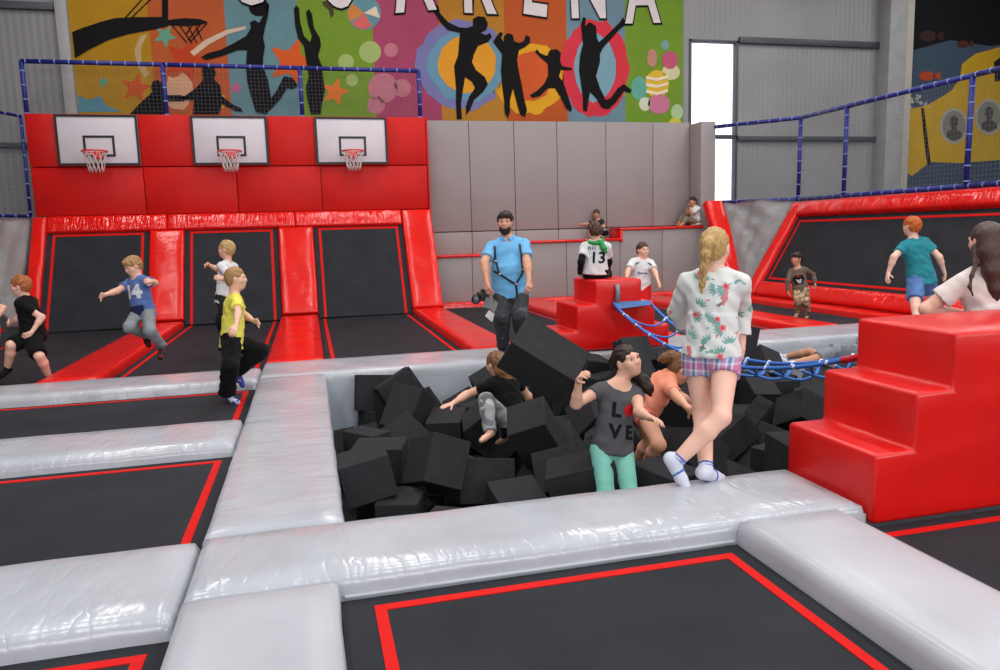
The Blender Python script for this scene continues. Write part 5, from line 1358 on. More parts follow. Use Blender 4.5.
# ------------------------------------------------------------------ boy with number 13
TH = build_person('person', POSES['thirteen'], 1.45, .232, 'boy in white number 13 shirt with green scarf sitting on the far red stairs', FAIR,
    dict(m=BROWN, th=.05, low=-.22, tilt=.5), dict(m=WHITE_CLOTH, sl=.6, g=.018, hem=.03, fold=.005, under=BLACK_CLOTH), dict(m=BLACK_CLOTH, g=.014), None, vox=.0115, face=False)
decal(TH, 'shirt', text_polys('13', .2, 1.0, .004), ltr, 'number_print', -1, .006, cu=.035, cv=.46)
decal(TH, 'shirt', [[(x, -.02), (x + .012, -.02), (x + .012, .022), (x, .022)] for x in (-.05, -.028, .0, .03)], ltr, 'name_print', -1, .006, cu=-.04, cv=.8)
p = np.array(POSES['thirteen']['nek']); f_ = np.array(POSES['thirteen']['fs']); r_ = np.cross(f_, (0, 0, 1.))
F = Field(p - .25, p + .25, .01)
ring = [p + r_ * .085 * math.cos(a) + f_ * .085 * math.sin(a) + np.array((0, 0, .012 + .02 * math.sin(a))) for a in [i * math.pi / 8 for i in range(17)]]
F.chain(ring, [.03] * 17, .01); F.chain([p + r_ * .06 - f_ * .09, p + r_ * .1 - f_ * .11 - np.array((0, 0, .07)), p + r_ * .13 - f_ * .1 - np.array((0, 0, .12))], [.035, .035, .02], .02)
F.folds(.004, 2, .05)
child('green_scarf', np_mesh('scarf', [F.mesh()]), TH['root'], cloth('green_cloth', (60, 150, 80)))
# black sleeve on the lowered arm
# ------------------------------------------------------------------ boy in white football shirt
W8 = build_person('person', POSES['white8'], 1.37, .228, 'boy in white sports shirt and red shorts running behind the far red stairs', FAIR,
    dict(m=BROWN, **SHORT), dict(m=WHITE_CLOTH, sl=.7, g=.02, hem=.07, flare=.012), dict(m=cloth('red_shorts', (190, 24, 28)), leg=.85, g=.022, name='shorts', flare=.015), dict(m=WHITE_SOCK, top=.2), vox=.0125)
SCRIBBLE = [[(x, -.012), (x + w, -.012), (x + w, h), (x, h)] for x, w, h in ((-.075, .02, .022), (-.05, .018, .008), (-.025, .012, .016), (-.005, .022, .008), (.025, .014, .022), (.045, .026, .01))]
decal(W8, 'shirt', SCRIBBLE, cloth('navy_print', (60, 64, 100)), 'sponsor_print', 1, .006, cv=.5)
for s in (-1, 1):
    decal(W8, 'shirt', [[(s * .05, .0), (s * .11, -.02), (s * .13, -.06), (s * .1, -.04)]], ltr, 'shoulder_stripe', 1, .006, cv=.9)
# ------------------------------------------------------------------ children on the ledge
build_person('person', POSES['ledge1'], 1.15, .212, 'child in black shirt sitting on the grey padded ledge with arm stretched out', TAN, dict(m=BROWN, th=.06, low=-.15), dict(m=blotchy('black_print_cloth', (20, 20, 22), [(190, 190, 190)], 8, thr=.66), sl=.6, g=.014), dict(m=BLACK_CLOTH, g=.012), None, vox=.015)
build_person('person', POSES['ledge2'], 1.3, .215, 'child in white top sitting cross legged on the ledge against the end panel', TAN, dict(m=BLACKH, th=.06, low=-.25, tilt=.4), dict(m=WHITE_CLOTH, sl=.8, g=.016), dict(m=cloth('khaki_cloth', (120, 112, 96)), g=.016, leg=1.85), None, vox=.015)
# ------------------------------------------------------------------ small boy in brown
BR = build_person('person', POSES['brown'], 1.17, .212, 'small boy in brown top and camouflage trousers by the big tilted trampoline', (196, 142, 114),
    dict(m=BLACKH, th=.08, low=-.1, amp=.008, bang=True), dict(m=cloth('taupe_cloth', (104, 90, 80)), sl=1.9, g=.015, hem=.05), dict(m=blotchy('camouflage', (150, 124, 96), [(96, 76, 56), (184, 160, 130)], 14, thr=.55), g=.014, fold=.006), dict(m=cloth('beige_sock', (190, 150, 124)), top=.05), vox=.0125)
decal(BR, 'shirt', [[(-.07, .06), (.06, .07), (.09, .0), (.05, -.09), (-.06, -.09), (-.09, 0)]], BLACK_CLOTH, 'dark_print', 1, .005, cv=.5)
decal(BR, 'shirt', [[(-.05, .02), (.0, .0), (.05, .02), (.03, -.06), (-.02, -.05)]], cloth('pale_print', (176, 170, 168)), 'pale_print', 1, .008, cv=.46)
decal(BR, 'shirt', [[(-.03, .05), (.03, .055), (.04, .035), (-.03, .035)]], cloth('red_print', (176, 40, 36)), 'red_print', 1, .008, cv=.5)
# ------------------------------------------------------------------ red haired boy in teal
build_person('person', POSES['teal'], 1.5, .228, 'red haired boy in teal shirt and denim shorts before the tilted trampoline', ROSY,
    dict(m=GINGER, th=.07, low=-.2, tilt=.5, amp=.006), dict(m=cloth('teal_cloth', (44, 128, 140), .12), sl=.6, g=.018, hem=.07, fold=.007, flare=.01), dict(m=cloth('blue_denim', (84, 118, 170), .15), leg=.92, g=.02, name='denim_shorts', flare=.012, fold=.006), None, vox=.0105, face=False, build=1.1)
# ------------------------------------------------------------------ woman leaning on the stairs
K = 'woman'; hh = .25
lh = [(([hpt(K, hh, s * .2, -.3, .1), hpt(K, hh, s * .3, -.42, -.35), hpt(K, hh, s * .3, -.5, -.85), hpt(K, hh, s * .26 + .04, -.52, -1.35), hpt(K, hh, s * .25 + .06, -.5, -1.75)]), [.07, .062, .055, .045, .012], .03) for s in (-1, -.4, .3, 1)]
lh += [([hpt(K, hh, -.35, -.05, -.2), hpt(K, hh, -.55, -.25, -.6), hpt(K, hh, -.85, -.42, -.95), hpt(K, hh, -.95, -.45, -1.25), hpt(K, hh, -.85, -.45, -1.5)], [.035, .02, .011, .009, .005], .02)]
build_person('person', POSES[K], 1.68, hh, 'woman with long dark hair in white shirt leaning on the near red stairs', ROSY,
    dict(m=hairm('long_brown_hair', (66, 44, 36)), th=.045, low=-.4, tilt=.25, amp=.0012, lam=.03, chains=lh), dict(m=cloth('cream_white_cloth', (226, 216, 212)), sl=.62, g=.022, hem=.06, fold=.005, flare=.016),
    dict(m=cloth('dark_blue_cloth', (50, 58, 80)), g=.01), dict(m=WHITE_SOCK, top=.12), vox=.009, build=1.2, face=False, curlL=.2, curlR=.2, palmL=(0, 0, -1), palmR=(0, 0, -1))
# ------------------------------------------------------------------ boys on the left
YB_ = build_person('person', POSES['yellow'], 1.38, .228, 'boy in yellow shirt and black trousers stepping on the trampoline by the walkway', FAIR,
    dict(m=SANDY, th=.035, low=-.2, tilt=.55, amp=.003), dict(m=cloth('yellow_cloth', (224, 214, 92)), sl=.62, g=.02, hem=.06, fold=.006, flare=.01), dict(m=BLACK_CLOTH, g=.026, fold=.008, cuff=.04), dict(m=blotchy('blue_white_sock', (60, 70, 160), [(190, 190, 205)], 12, thr=.55), top=.12), vox=.009, build=.95, curlR=.5, curlL=.5)
build_person('person', POSES['white15'], 1.4, .228, 'fair haired boy in white shirt jumping behind the boy in yellow', FAIR,
    dict(m=BLOND, th=.05, low=-.2, tilt=.5), dict(m=WHITE_CLOTH, sl=.6, g=.018, hem=.06, fold=.005), dict(m=cloth('dark_grey_cloth', (40, 40, 44)), g=.016), dict(m=BLACK_CLOTH, top=.1), vox=.0115, curlL=.8, curlR=.6)
FT = build_person('person', POSES['fourteen'], 1.38, .225, 'boy in blue number 14 shirt and grey trousers jumping over the red strip', FAIR,
    dict(m=SANDY, th=.055, low=-.12, bang=True, amp=.005), dict(m=cloth('denim_blue_cloth', (88, 110, 166), .1), sl=.6, g=.02, hem=.06, fold=.006, flare=.01), dict(m=cloth('grey_jersey', (130, 134, 138), .1), g=.01, fold=.005), dict(m=blotchy('dark_red_shoe', (26, 22, 24), [(140, 30, 34)], 20, thr=.56), name='shoe', g=.012, top=.08), vox=.0105, curlR=.5, curlL=1.0)
decal(FT, 'shirt', text_polys('14', .21, .95, .012), cloth('pale_number', (206, 208, 216)), 'number_print', 1, .006, cv=.58, cu=.015)
decal(FT, 'shirt', [[(-.12, .02), (.12, .03), (.125, -.07), (.06, -.09), (-.06, -.09), (-.125, -.07)]], cloth('navy_cloth', (34, 40, 78)), 'navy_hem', 1, .005, cv=.12)
RB = build_person('person', POSES['redblack'], 1.44, .232, 'red haired boy in black shirt and black shorts running beside the corner sheet', ROSY,
    dict(m=hairm('auburn_hair', (164, 92, 46)), th=.07, low=-.34, tilt=.35, amp=.006), dict(m=BLACK_CLOTH, sl=.62, g=.02, hem=.05, fold=.005), dict(m=BLACK_CLOTH, leg=.95, g=.026, name='shorts', flare=.012), dict(m=BLACK_CLOTH, top=.16), vox=.0105, curlL=.9, curlR=.4)
decal(RB, 'shirt', SCRIBBLE, cloth('yellow_print', (190, 166, 40)), 'chest_print', 1, .006, cv=.72, sc=1.2)
build_person('person', POSES['edge'], 1.36, .228, 'child in teal and black top at the end of the side trampoline', FAIR,
    dict(m=BROWN, **SHORT), dict(m=cloth('bright_teal_cloth', (40, 150, 170)), sl=.3, g=.02, hem=.06), dict(m=BLACK_CLOTH, g=.016), None, vox=.013)
# foam blocks at rest: size kind, centre, rotation
FOAM = [
(1, 2.349, 4.668, -0.323, 0.967, 0.046, 0.063, 0.244),
(0, 1.824, 4.859, -0.274, 0.972, 0.024, -0.132, -0.191),
(2, 0.600, 4.387, -0.880, 0.973, 0.000, -0.000, 0.229),
(1, 1.454, 4.683, -0.850, 0.000, 0.292, 0.956, 0.000),
(0, 2.482, 4.124, -0.820, 0.704, 0.704, -0.067, -0.067),
(2, 3.126, 4.291, -0.880, 0.000, -0.522, 0.853, 0.000),
(1, 3.681, 4.633, -0.850, 0.980, -0.000, -0.000, 0.199),
(2, 0.389, 5.259, -0.880, 0.000, -0.398, -0.918, 0.000),
(1, 1.305, 5.169, -0.790, 0.050, -0.705, -0.050, -0.705),
(1, 1.960, 5.032, -0.850, 0.000, 0.779, 0.627, 0.000),
(3, 3.459, 5.229, -0.830, 0.168, -0.168, -0.687, 0.687),
(0, 4.052, 5.402, -0.850, 0.000, -0.036, -0.999, 0.000),
(0, 4.831, 5.319, -0.750, 0.434, 0.558, 0.434, -0.558),
(3, 5.750, 5.370, -0.770, 0.495, 0.505, 0.495, -0.505),
(1, 6.617, 5.219, -0.810, 0.525, 0.525, 0.473, 0.473),
(0, 0.455, 6.120, -0.750, 0.454, -0.542, -0.454, -0.542),
(3, 1.323, 6.106, -0.770, 0.065, -0.704, 0.065, 0.704),
(3, 2.328, 6.266, -0.830, 0.457, -0.000, -0.000, 0.889),
(0, 2.811, 5.957, -0.705, 0.222, 0.560, -0.432, 0.671),
(1, 4.071, 6.012, -0.850, 0.752, -0.000, 0.000, -0.660),
(3, 4.916, 6.108, -0.770, 0.369, 0.603, 0.369, -0.603),
(1, 5.653, 6.217, -0.810, 0.260, -0.260, 0.658, -0.658),
(3, 6.674, 6.001, -0.830, 0.178, -0.178, -0.684, 0.684),
(1, 0.533, 6.936, -0.850, 0.918, -0.000, 0.000, -0.396),
(3, 1.389, 6.722, -0.830, 0.644, 0.000, 0.000, 0.765),
(3, 2.085, 7.055, -0.830, 0.000, 0.830, -0.558, -0.000),
(3, 3.246, 6.917, -0.830, 0.083, -0.083, 0.702, -0.702),
(0, 3.956, 7.187, -0.850, 0.514, 0.000, 0.000, 0.858),
(3, 4.975, 7.081, -0.830, 0.690, -0.690, -0.152, 0.152),
(0, 5.660, 7.309, -0.820, 0.635, -0.635, 0.311, -0.311),
(2, 5.829, 6.676, -0.818, 0.162, 0.901, -0.396, -0.071),
(3, 0.640, 7.935, -0.830, 0.000, 0.830, 0.557, -0.000),
(1, 1.402, 7.833, -0.810, 0.586, -0.586, -0.396, 0.396),
(1, 2.294, 8.170, -0.790, 0.627, 0.328, 0.627, -0.328),
(0, 3.125, 7.856, -0.750, 0.212, 0.675, 0.212, -0.675),
(0, 3.916, 7.912, -0.850, 0.638, -0.000, -0.000, -0.770),
(1, 4.863, 8.025, -0.790, 0.512, -0.488, 0.512, 0.488),
(2, 5.266, 8.255, -0.880, 0.000, 0.703, 0.711, -0.000),
(2, 6.849, 7.862, -0.880, 1.000, 0.000, -0.000, 0.002),
(1, 0.532, 4.270, -0.550, 0.233, -0.668, 0.233, 0.667),
(1, 0.932, 4.558, -0.810, 0.338, 0.338, 0.621, 0.621),
(3, 2.623, 4.879, -0.770, 0.690, 0.155, -0.690, 0.155),
(3, 3.097, 4.221, -0.530, 0.141, -0.693, 0.141, 0.693),
(0, 3.987, 4.203, -0.820, 0.469, 0.469, 0.529, 0.529),
(2, 0.319, 4.857, -0.800, 0.514, -0.486, 0.514, 0.486),
(2, 1.554, 5.599, -0.805, 0.101, -0.443, -0.868, 0.198),
(2, 2.179, 5.500, -0.800, 0.218, -0.218, -0.673, 0.673),
(1, 3.620, 5.581, -0.686, 0.094, -0.875, 0.284, -0.381),
(2, 4.035, 5.097, -0.613, 0.917, 0.132, -0.065, 0.371),
(0, 4.833, 5.388, -0.350, 0.754, 0.000, 0.000, -0.657),
(3, 5.831, 5.430, -0.310, 0.699, 0.107, 0.699, -0.107),
(0, 6.595, 5.426, -0.439, 0.537, 0.502, 0.498, 0.459),
(1, 0.472, 6.081, -0.350, 0.130, 0.000, -0.000, 0.992),
(3, 2.086, 6.091, -0.468, 0.781, -0.384, 0.307, 0.386),
(0, 3.571, 6.062, -0.772, 0.979, 0.018, -0.178, 0.100),
(1, 3.960, 6.489, -0.850, 0.000, -0.507, -0.862, -0.000),
(1, 4.894, 6.111, -0.390, 0.271, -0.000, 0.000, 0.963),
(1, 5.564, 6.413, -0.402, 0.345, 0.449, -0.192, 0.802),
(1, 6.258, 6.159, -0.592, 0.169, 0.326, 0.111, 0.923),
(2, 0.423, 6.909, -0.500, 0.238, 0.666, 0.238, -0.666),
(3, 1.250, 7.340, -0.830, 0.717, -0.000, -0.000, -0.697),
(0, 2.193, 7.683, -0.850, 0.000, -0.985, -0.174, -0.000),
(0, 3.208, 6.531, -0.498, 0.405, 0.512, 0.738, -0.171),
(3, 3.700, 6.747, -0.574, 0.506, 0.339, -0.793, -0.012),
(0, 4.894, 7.011, -0.410, 0.460, -0.537, -0.459, -0.537),
(0, 5.481, 7.108, -0.415, 0.512, -0.121, -0.687, -0.501),
(2, 6.730, 7.020, -0.800, 0.420, -0.569, 0.420, 0.569),
(2, 0.680, 8.222, -0.548, 0.976, -0.084, 0.055, 0.194),
(3, 1.144, 7.946, -0.431, 0.489, -0.059, -0.864, 0.107),
(0, 1.936, 7.986, -0.666, 0.528, 0.034, 0.784, 0.326),
(0, 2.651, 7.969, -0.727, 0.700, -0.264, 0.581, 0.319),
(1, 4.506, 8.085, -0.790, 0.021, -0.707, -0.021, -0.707),
(2, 4.867, 8.252, -0.388, 0.695, -0.139, -0.703, -0.049),
(1, 5.907, 8.056, -0.850, 0.481, 0.000, -0.000, -0.876),
(1, 6.520, 8.215, -0.810, 0.370, -0.370, 0.603, -0.603),
(0, 0.850, 4.548, -0.470, 0.000, 0.275, 0.961, -0.000),
(1, 0.989, 4.108, -0.790, 0.488, 0.511, 0.488, -0.511),
(3, 3.028, 5.084, -0.608, 0.341, -0.123, 0.890, 0.276),
(2, 3.036, 4.146, -0.100, 0.705, 0.055, 0.705, -0.055),
(0, 3.740, 4.670, -0.520, 0.047, -0.047, 0.706, -0.706),
(1, 0.939, 5.442, -0.810, 0.221, 0.221, -0.672, -0.672),
(3, 1.835, 5.886, -0.714, 0.090, 0.488, -0.512, 0.701),
(2, 2.349, 5.678, -0.800, 0.627, -0.327, 0.627, 0.327),
(1, 3.209, 5.632, -0.531, 0.649, 0.602, 0.349, -0.308),
(1, 4.378, 5.304, -0.478, 0.328, 0.035, -0.912, 0.242),
(1, 5.291, 5.136, -0.810, 0.009, -0.009, 0.707, -0.707),
(1, 0.752, 5.740, -0.790, 0.674, -0.215, -0.674, -0.215),
(3, 1.766, 5.864, -0.182, 0.778, -0.371, 0.330, 0.386),
(1, 3.122, 6.027, -0.555, 0.186, -0.540, -0.207, -0.794),
(2, 3.359, 6.429, -0.723, 0.387, 0.439, 0.783, -0.209),
(3, 4.492, 6.358, -0.677, 0.034, 0.409, -0.398, -0.821),
(1, 6.018, 6.228, -0.307, 0.354, -0.462, 0.022, 0.813),
(0, 1.278, 7.418, -0.485, 0.814, 0.014, -0.045, 0.580),
(2, 2.842, 6.382, -0.800, 0.653, -0.270, -0.653, -0.270),
(2, 3.032, 7.309, -0.880, 0.000, -0.953, -0.304, 0.000),
(0, 3.561, 7.556, -0.850, 0.460, 0.000, 0.000, 0.888),
(1, 4.535, 6.900, -0.287, 0.645, -0.369, -0.577, 0.337),
(1, 6.051, 7.102, -0.810, 0.257, 0.257, -0.659, -0.659),
(3, 6.391, 7.567, -0.770, 0.391, -0.589, 0.391, 0.589),
(2, 0.275, 7.543, -0.688, 0.729, 0.347, 0.533, 0.254),
(1, 0.864, 8.049, -0.158, 0.265, -0.038, 0.960, -0.084),
(1, 1.682, 7.553, -0.810, 0.689, 0.689, -0.160, -0.160),
(0, 1.943, 8.201, -0.313, 0.283, -0.497, 0.166, -0.803),
(2, 4.650, 7.565, -0.800, 0.223, -0.671, -0.223, -0.671),
(3, 4.819, 8.292, 0.040, 0.448, -0.544, 0.517, 0.485),
(1, 5.679, 8.156, -0.558, 0.990, -0.039, -0.080, -0.111),
(1, 6.810, 7.854, -0.550, 0.593, 0.385, 0.593, -0.385),
(2, 0.917, 5.048, -0.800, 0.514, -0.485, -0.514, -0.485),
(0, 1.330, 4.829, -0.474, 0.646, 0.129, -0.112, 0.744),
(3, 2.269, 4.609, -0.830, 0.388, -0.388, -0.591, 0.591),
(2, 3.560, 4.127, -0.692, 0.500, 0.812, 0.159, -0.258),
(2, 5.443, 5.481, -0.438, 0.731, 0.128, 0.662, 0.107),
(1, 0.536, 5.163, -0.550, 0.116, 0.698, -0.116, 0.697),
(3, 1.179, 5.478, -0.413, 0.119, 0.030, -0.805, -0.580),
(0, 1.905, 5.462, -0.427, 0.102, -0.172, -0.374, 0.906),
(0, 3.236, 4.760, -0.707, 0.058, -0.461, 0.536, -0.705),
(2, 4.027, 5.684, -0.486, 0.952, -0.003, 0.307, 0.010),
(3, 6.273, 5.528, -0.830, 0.583, -0.583, -0.400, 0.400),
(3, 6.811, 5.908, -0.430, 0.306, 0.638, -0.306, 0.638),
(0, 0.826, 5.383, -0.203, 0.441, 0.434, 0.707, 0.343),
(0, 2.636, 6.614, -0.850, 0.000, 0.916, 0.401, -0.000),
(2, 4.509, 5.912, -0.800, 0.462, 0.535, 0.462, -0.535),
(1, 5.509, 5.823, -0.790, 0.420, 0.569, 0.420, -0.569),
(3, 5.944, 5.825, -0.573, 0.398, -0.156, -0.903, -0.048),
(3, 0.741, 7.125, -0.490, 0.836, 0.115, -0.353, -0.405),
(1, 1.035, 6.723, -0.689, 0.492, -0.468, 0.701, -0.218),
(1, 1.704, 7.115, -0.587, 0.936, 0.014, -0.338, 0.092),
(2, 2.679, 7.077, -0.789, 0.110, 0.121, 0.731, 0.663),
(0, 4.534, 6.887, -0.785, 0.138, 0.577, 0.783, 0.187),
(2, 4.250, 7.251, -0.163, 0.050, 0.268, 0.790, 0.549),
(2, 6.127, 6.731, -0.494, 0.235, -0.840, 0.393, -0.290),
(0, 6.315, 6.663, -0.710, 0.168, 0.704, 0.603, 0.334),
(2, 0.513, 7.501, -0.641, 0.719, 0.384, 0.500, 0.294),
(1, 1.723, 7.671, -0.470, 0.000, -0.463, -0.886, 0.000),
(0, 3.190, 7.854, -0.320, 0.155, -0.155, 0.690, -0.690),
(3, 4.418, 7.336, -0.578, 0.906, 0.258, -0.336, -0.012),
(3, 5.084, 7.625, -0.770, 0.640, -0.300, -0.640, -0.300),
(2, 1.815, 4.211, -0.880, 0.326, 0.000, -0.000, 0.946),
(3, 2.523, 4.100, -0.470, 0.000, -1.000, 0.000, 0.000),
(1, 2.791, 4.548, -0.446, 0.160, -0.793, 0.309, -0.500),
(1, 3.595, 5.056, -0.470, 0.416, 0.416, 0.572, 0.572),
(0, 4.310, 5.695, -0.245, 0.244, 0.935, 0.040, -0.255),
(0, 0.306, 5.350, -0.214, 0.701, -0.095, -0.046, 0.706),
(2, 1.386, 4.343, -0.800, 0.625, -0.330, 0.625, 0.330),
(0, 2.799, 5.164, -0.295, 0.187, -0.773, 0.520, -0.311),
(2, 3.591, 5.840, -0.381, 0.297, 0.711, 0.622, 0.140),
(3, 6.125, 5.190, -0.450, 0.402, 0.607, 0.462, -0.507),
(1, 0.961, 5.868, -0.433, 0.641, 0.003, 0.076, 0.764),
(1, 2.594, 6.185, -0.377, 0.302, 0.169, 0.933, -0.097),
(3, 2.822, 5.537, -0.770, 0.706, -0.037, 0.706, 0.037),
(0, 4.073, 6.093, -0.412, 0.084, -0.425, 0.039, 0.900),
(1, 5.296, 6.857, -0.790, 0.329, -0.626, 0.329, 0.626),
(2, 5.166, 5.543, -0.740, 0.702, 0.682, -0.187, 0.080),
(3, 0.891, 7.548, -0.298, 0.799, 0.262, -0.413, 0.350),
(3, 0.687, 6.530, -0.653, 0.206, 0.467, -0.061, -0.858),
(0, 2.343, 6.795, -0.534, 0.281, -0.181, 0.317, -0.888),
(1, 3.313, 6.168, -0.202, 0.461, 0.480, 0.742, -0.076),
(2, 3.686, 6.530, -0.278, 0.381, 0.207, 0.210, -0.876),
(3, 5.355, 6.506, -0.830, 0.000, -0.272, 0.962, -0.000),
(3, 5.957, 7.594, -0.512, 0.582, 0.729, -0.192, 0.304),
(3, 6.796, 6.547, -0.591, 0.429, -0.308, 0.496, 0.690),
(2, 0.610, 8.342, -0.239, 0.477, -0.557, -0.530, -0.426),
(0, 1.650, 8.228, -0.553, 0.158, 0.549, -0.689, 0.446),
(2, 2.670, 8.373, -0.800, 0.507, 0.493, 0.507, -0.493),
(0, 3.499, 8.281, -0.850, 0.000, 1.000, -0.022, -0.000),
(1, 5.020, 6.557, -0.441, 0.284, -0.779, 0.061, 0.556),
(3, 5.227, 8.266, -0.396, 0.146, 0.780, -0.050, 0.607),
(1, 2.407, 7.383, -0.785, 0.182, -0.096, 0.700, -0.684),
(2, 3.133, 7.409, -0.528, 0.427, 0.468, -0.275, 0.723),
(3, 4.056, 7.064, -0.447, 0.290, -0.213, -0.066, -0.931),
(0, 4.131, 6.557, -0.520, 0.347, -0.347, 0.616, -0.616),
(3, 2.876, 8.237, -0.421, 0.717, -0.647, 0.259, 0.000),
(1, 3.671, 8.247, -0.510, 0.566, 0.566, 0.424, 0.424),
(1, 4.078, 8.308, -0.810, 0.706, -0.706, 0.032, -0.032),
(2, 5.218, 8.283, 0.053, 0.451, 0.535, 0.585, 0.411),
(2, 2.785, 7.476, -0.576, 0.153, 0.616, 0.032, 0.773),
(0, 3.154, 6.985, -0.444, 0.059, -0.015, 0.238, -0.969),
(1, 4.699, 7.739, -0.372, 0.600, 0.581, -0.251, 0.489),
(3, 3.877, 7.502, -0.115, 0.606, 0.747, -0.075, -0.263),
(3, 2.541, 7.847, -0.330, 0.342, 0.081, 0.045, -0.935),
(0, 3.693, 8.212, -0.070, 0.313, 0.634, -0.313, 0.634),
(3, 4.205, 7.799, -0.577, 0.424, 0.256, 0.071, 0.866),
(3, 5.176, 7.837, -0.313, 0.658, -0.138, 0.734, 0.093),
(3, 2.604, 6.698, -0.337, 0.203, 0.719, 0.478, 0.463),
(0, 3.264, 7.242, -0.126, 0.333, -0.751, 0.182, -0.540),
(1, 4.368, 7.686, -0.265, 0.418, -0.608, 0.611, -0.287),
(3, 3.424, 7.584, 0.044, 0.666, -0.272, -0.286, -0.633),
(0, 3.132, 8.170, -0.149, 0.760, -0.588, -0.061, 0.268),
(2, 4.144, 8.366, -0.420, 0.503, 0.497, -0.503, 0.497),
(3, 4.855, 7.883, 0.015, 0.835, 0.038, -0.513, 0.197),
(2, 1.594, 7.027, -0.327, 0.096, -0.327, -0.058, 0.938),
(3, 3.453, 7.621, -0.470, 0.687, 0.165, -0.687, 0.166),
(1, 3.842, 7.651, -0.510, 0.639, 0.639, -0.303, -0.303),
(0, 3.884, 7.100, -0.014, 0.720, 0.661, -0.118, -0.174),
(2, 4.126, 8.297, -0.100, 0.713, -0.000, 0.000, -0.701),
(2, 2.161, 7.299, -0.480, 0.673, 0.109, -0.131, -0.719),
(0, 3.588, 7.194, -0.428, 0.000, -0.644, -0.001, 0.765),
(3, 4.893, 7.381, -0.137, 0.793, 0.292, -0.474, -0.245),
(2, 2.329, 8.248, -0.323, 0.392, 0.136, -0.909, -0.032),
(2, 4.502, 8.288, -0.380, 0.485, -0.515, 0.483, -0.517)]
# ================================================================== FOAM BLOCKS
FS = [(.5, .36, .3), (.42, .38, .3), (.4, .4, .24), (.46, .34, .34)]
FM = []
for i, d in enumerate(FS):
    bm = box_bm(-d[0] / 2, d[0] / 2, -d[1] / 2, d[1] / 2, -d[2] / 2, d[2] / 2, .005, 1)
    me = bm_mesh(bm, 'foam_block'); me.materials.append(M_FOAM); FM.append(me)
LAND = [(np.array(POSES[k]['pel'])[:2], t, .75) for k, t in (('black', 'beside the girl in black'), ('love', 'beside the girl in grey'), ('peach', 'beside the girl in peach'), ('lying', 'next to the lying child'))]
def foam_label(s, o, x, y, z):
    kind = ('oblong', 'chunky', 'flat', 'square ended')[s]
    m = o.rotation_quaternion.to_matrix()
    up = max(abs(m[2][i]) for i in range(3)); ax = max(range(3), key=lambda i: abs(m[2][i]))
    pose = ('standing on end' if ax == 0 else 'lying level') if up > .97 else ('slightly tilted' if up > .88 else 'tipped on its edge')
    lay = 'buried low' if z < -.7 else ('on top' if z > -.45 else 'half covered')
    where = None
    for p, t, r in LAND:
        if math.hypot(x - p[0], y - p[1]) < r: where = t; break
    if where is None:
        if x < .75: where = 'against the walkway side'
        elif y < 4.5: where = 'below the shiny beam'
        elif y > 7.9: where = 'at the back lining' if x < 2.8 else ('below the far red stairs' if x < 4.6 else 'below the far beam')
        elif 3.1 < x < 4.4: where = 'under the rope bridge'
        elif x > 4.4: where = 'beyond the rope bridge'
        else: where = 'amid the open pit'
    return '%s charcoal foam block %s, %s, %s' % (kind, pose, lay, where)
for (s, x, y, z, a, b, c, d) in FOAM:
    o = link('foam_block', FM[s]); o.location = (x, y, z)
    o.rotation_mode = 'QUATERNION'; o.rotation_quaternion = (a, b, c, d)
    tag(o, foam_label(s, o, x, y, z), 'foam block', 'foam blocks in the pit')
# the block being thrown
A, B, C_, D_ = (CAM + ray_dir(*p) * t for p, t in (((530, 313), 5.35), ((592, 351), 5.35), ((576, 381), 5.1), ((509, 347), 5.1)))
ex = (B - A).normalized(); ey = (D_ - A); ey = (ey - ex * ey.dot(ex)).normalized(); ez = ex.cross(ey)
ctr = (A + B + C_ + D_) / 4
if ez.dot(CAM - ctr) > 0: ez = -ez
lx, ly, lz = (B - A).length, .31, .32
bm = box_bm(-lx / 2, lx / 2, -ly / 2, ly / 2, 0, lz, .005, 1)
o = link('foam_block', bm_mesh(bm, 'foam_block_thrown'), None, M_FOAM)
o.matrix_world = Matrix.Translation(ctr) @ Matrix((ex, ey, ez)).transposed().to_4x4()
tag(o, 'large foam block lifted into the air by the girl in grey', 'foam block')

# ================================================================== TRAMPOLINE LANE BESIDE THE PIT
tramp('trampoline under the red haired boy at the foot of the tilted trampoline', 7.8, 8.99, 5.2, 9.42, sides='l')
pad('grey_strip_pad', 7.12, 7.79, 4.0, 8.48, -.3, .0, M_GREY_Y, 'grey pad along the hidden end of the foam pit', group=GP)

# ================================================================== ROPE BRIDGE
M_ROPE = mat('blue_rope', srgb(48, 112, 200), .6, .12, 40, .4, 90, bdist=.004)
M_SLEEVE = mat('white_rope_sleeve', srgb(214, 222, 232), .6, .04, 20)
M_REDSTRAP = mat('red_strap', srgb(206, 30, 40), .6, .06, 20)
rb = empty('rope_bridge', (3.6, 6.3, 0), 'blue rope net bridge hanging across the foam pit between both red stairs', 'rope bridge')
def rope_at(side, t):
    A, B, s = ((3.62, 8.57, .6), (3.42, 3.98, .66), .36) if side == 0 else ((4.1, 8.57, .6), (3.78, 3.98, .74), .42)
    p = Vector(A).lerp(Vector(B), t); p.z -= 4 * s * t * (1 - t); return p
for sd in (0, 1):
    tube('side_rope', [rope_at(sd, i / 24) for i in range(25)], .016, M_ROPE, rb, 8)
NR = 12
for i in range(1, NR):
    t = i / NR
    a, b = rope_at(0, t), rope_at(1, min(.985, t + .035))
    pts = []
    for k in range(9):
        q = k / 8; p = a.lerp(b, q); p.z -= .16 * 4 * q * (1 - q) * .6; p.y += -.12 * math.sin(math.pi * q); pts.append(p)
    tube('cross_rope', pts, .0115, M_ROPE, rb, 6)
    for c, nx_ in ((a, pts[1]), (b, pts[-2])):
        d = (nx_ - c).normalized()
        tube('rope_sleeve', [c - d * .02, c + d * .055], .017, M_SLEEVE, rb, 8)
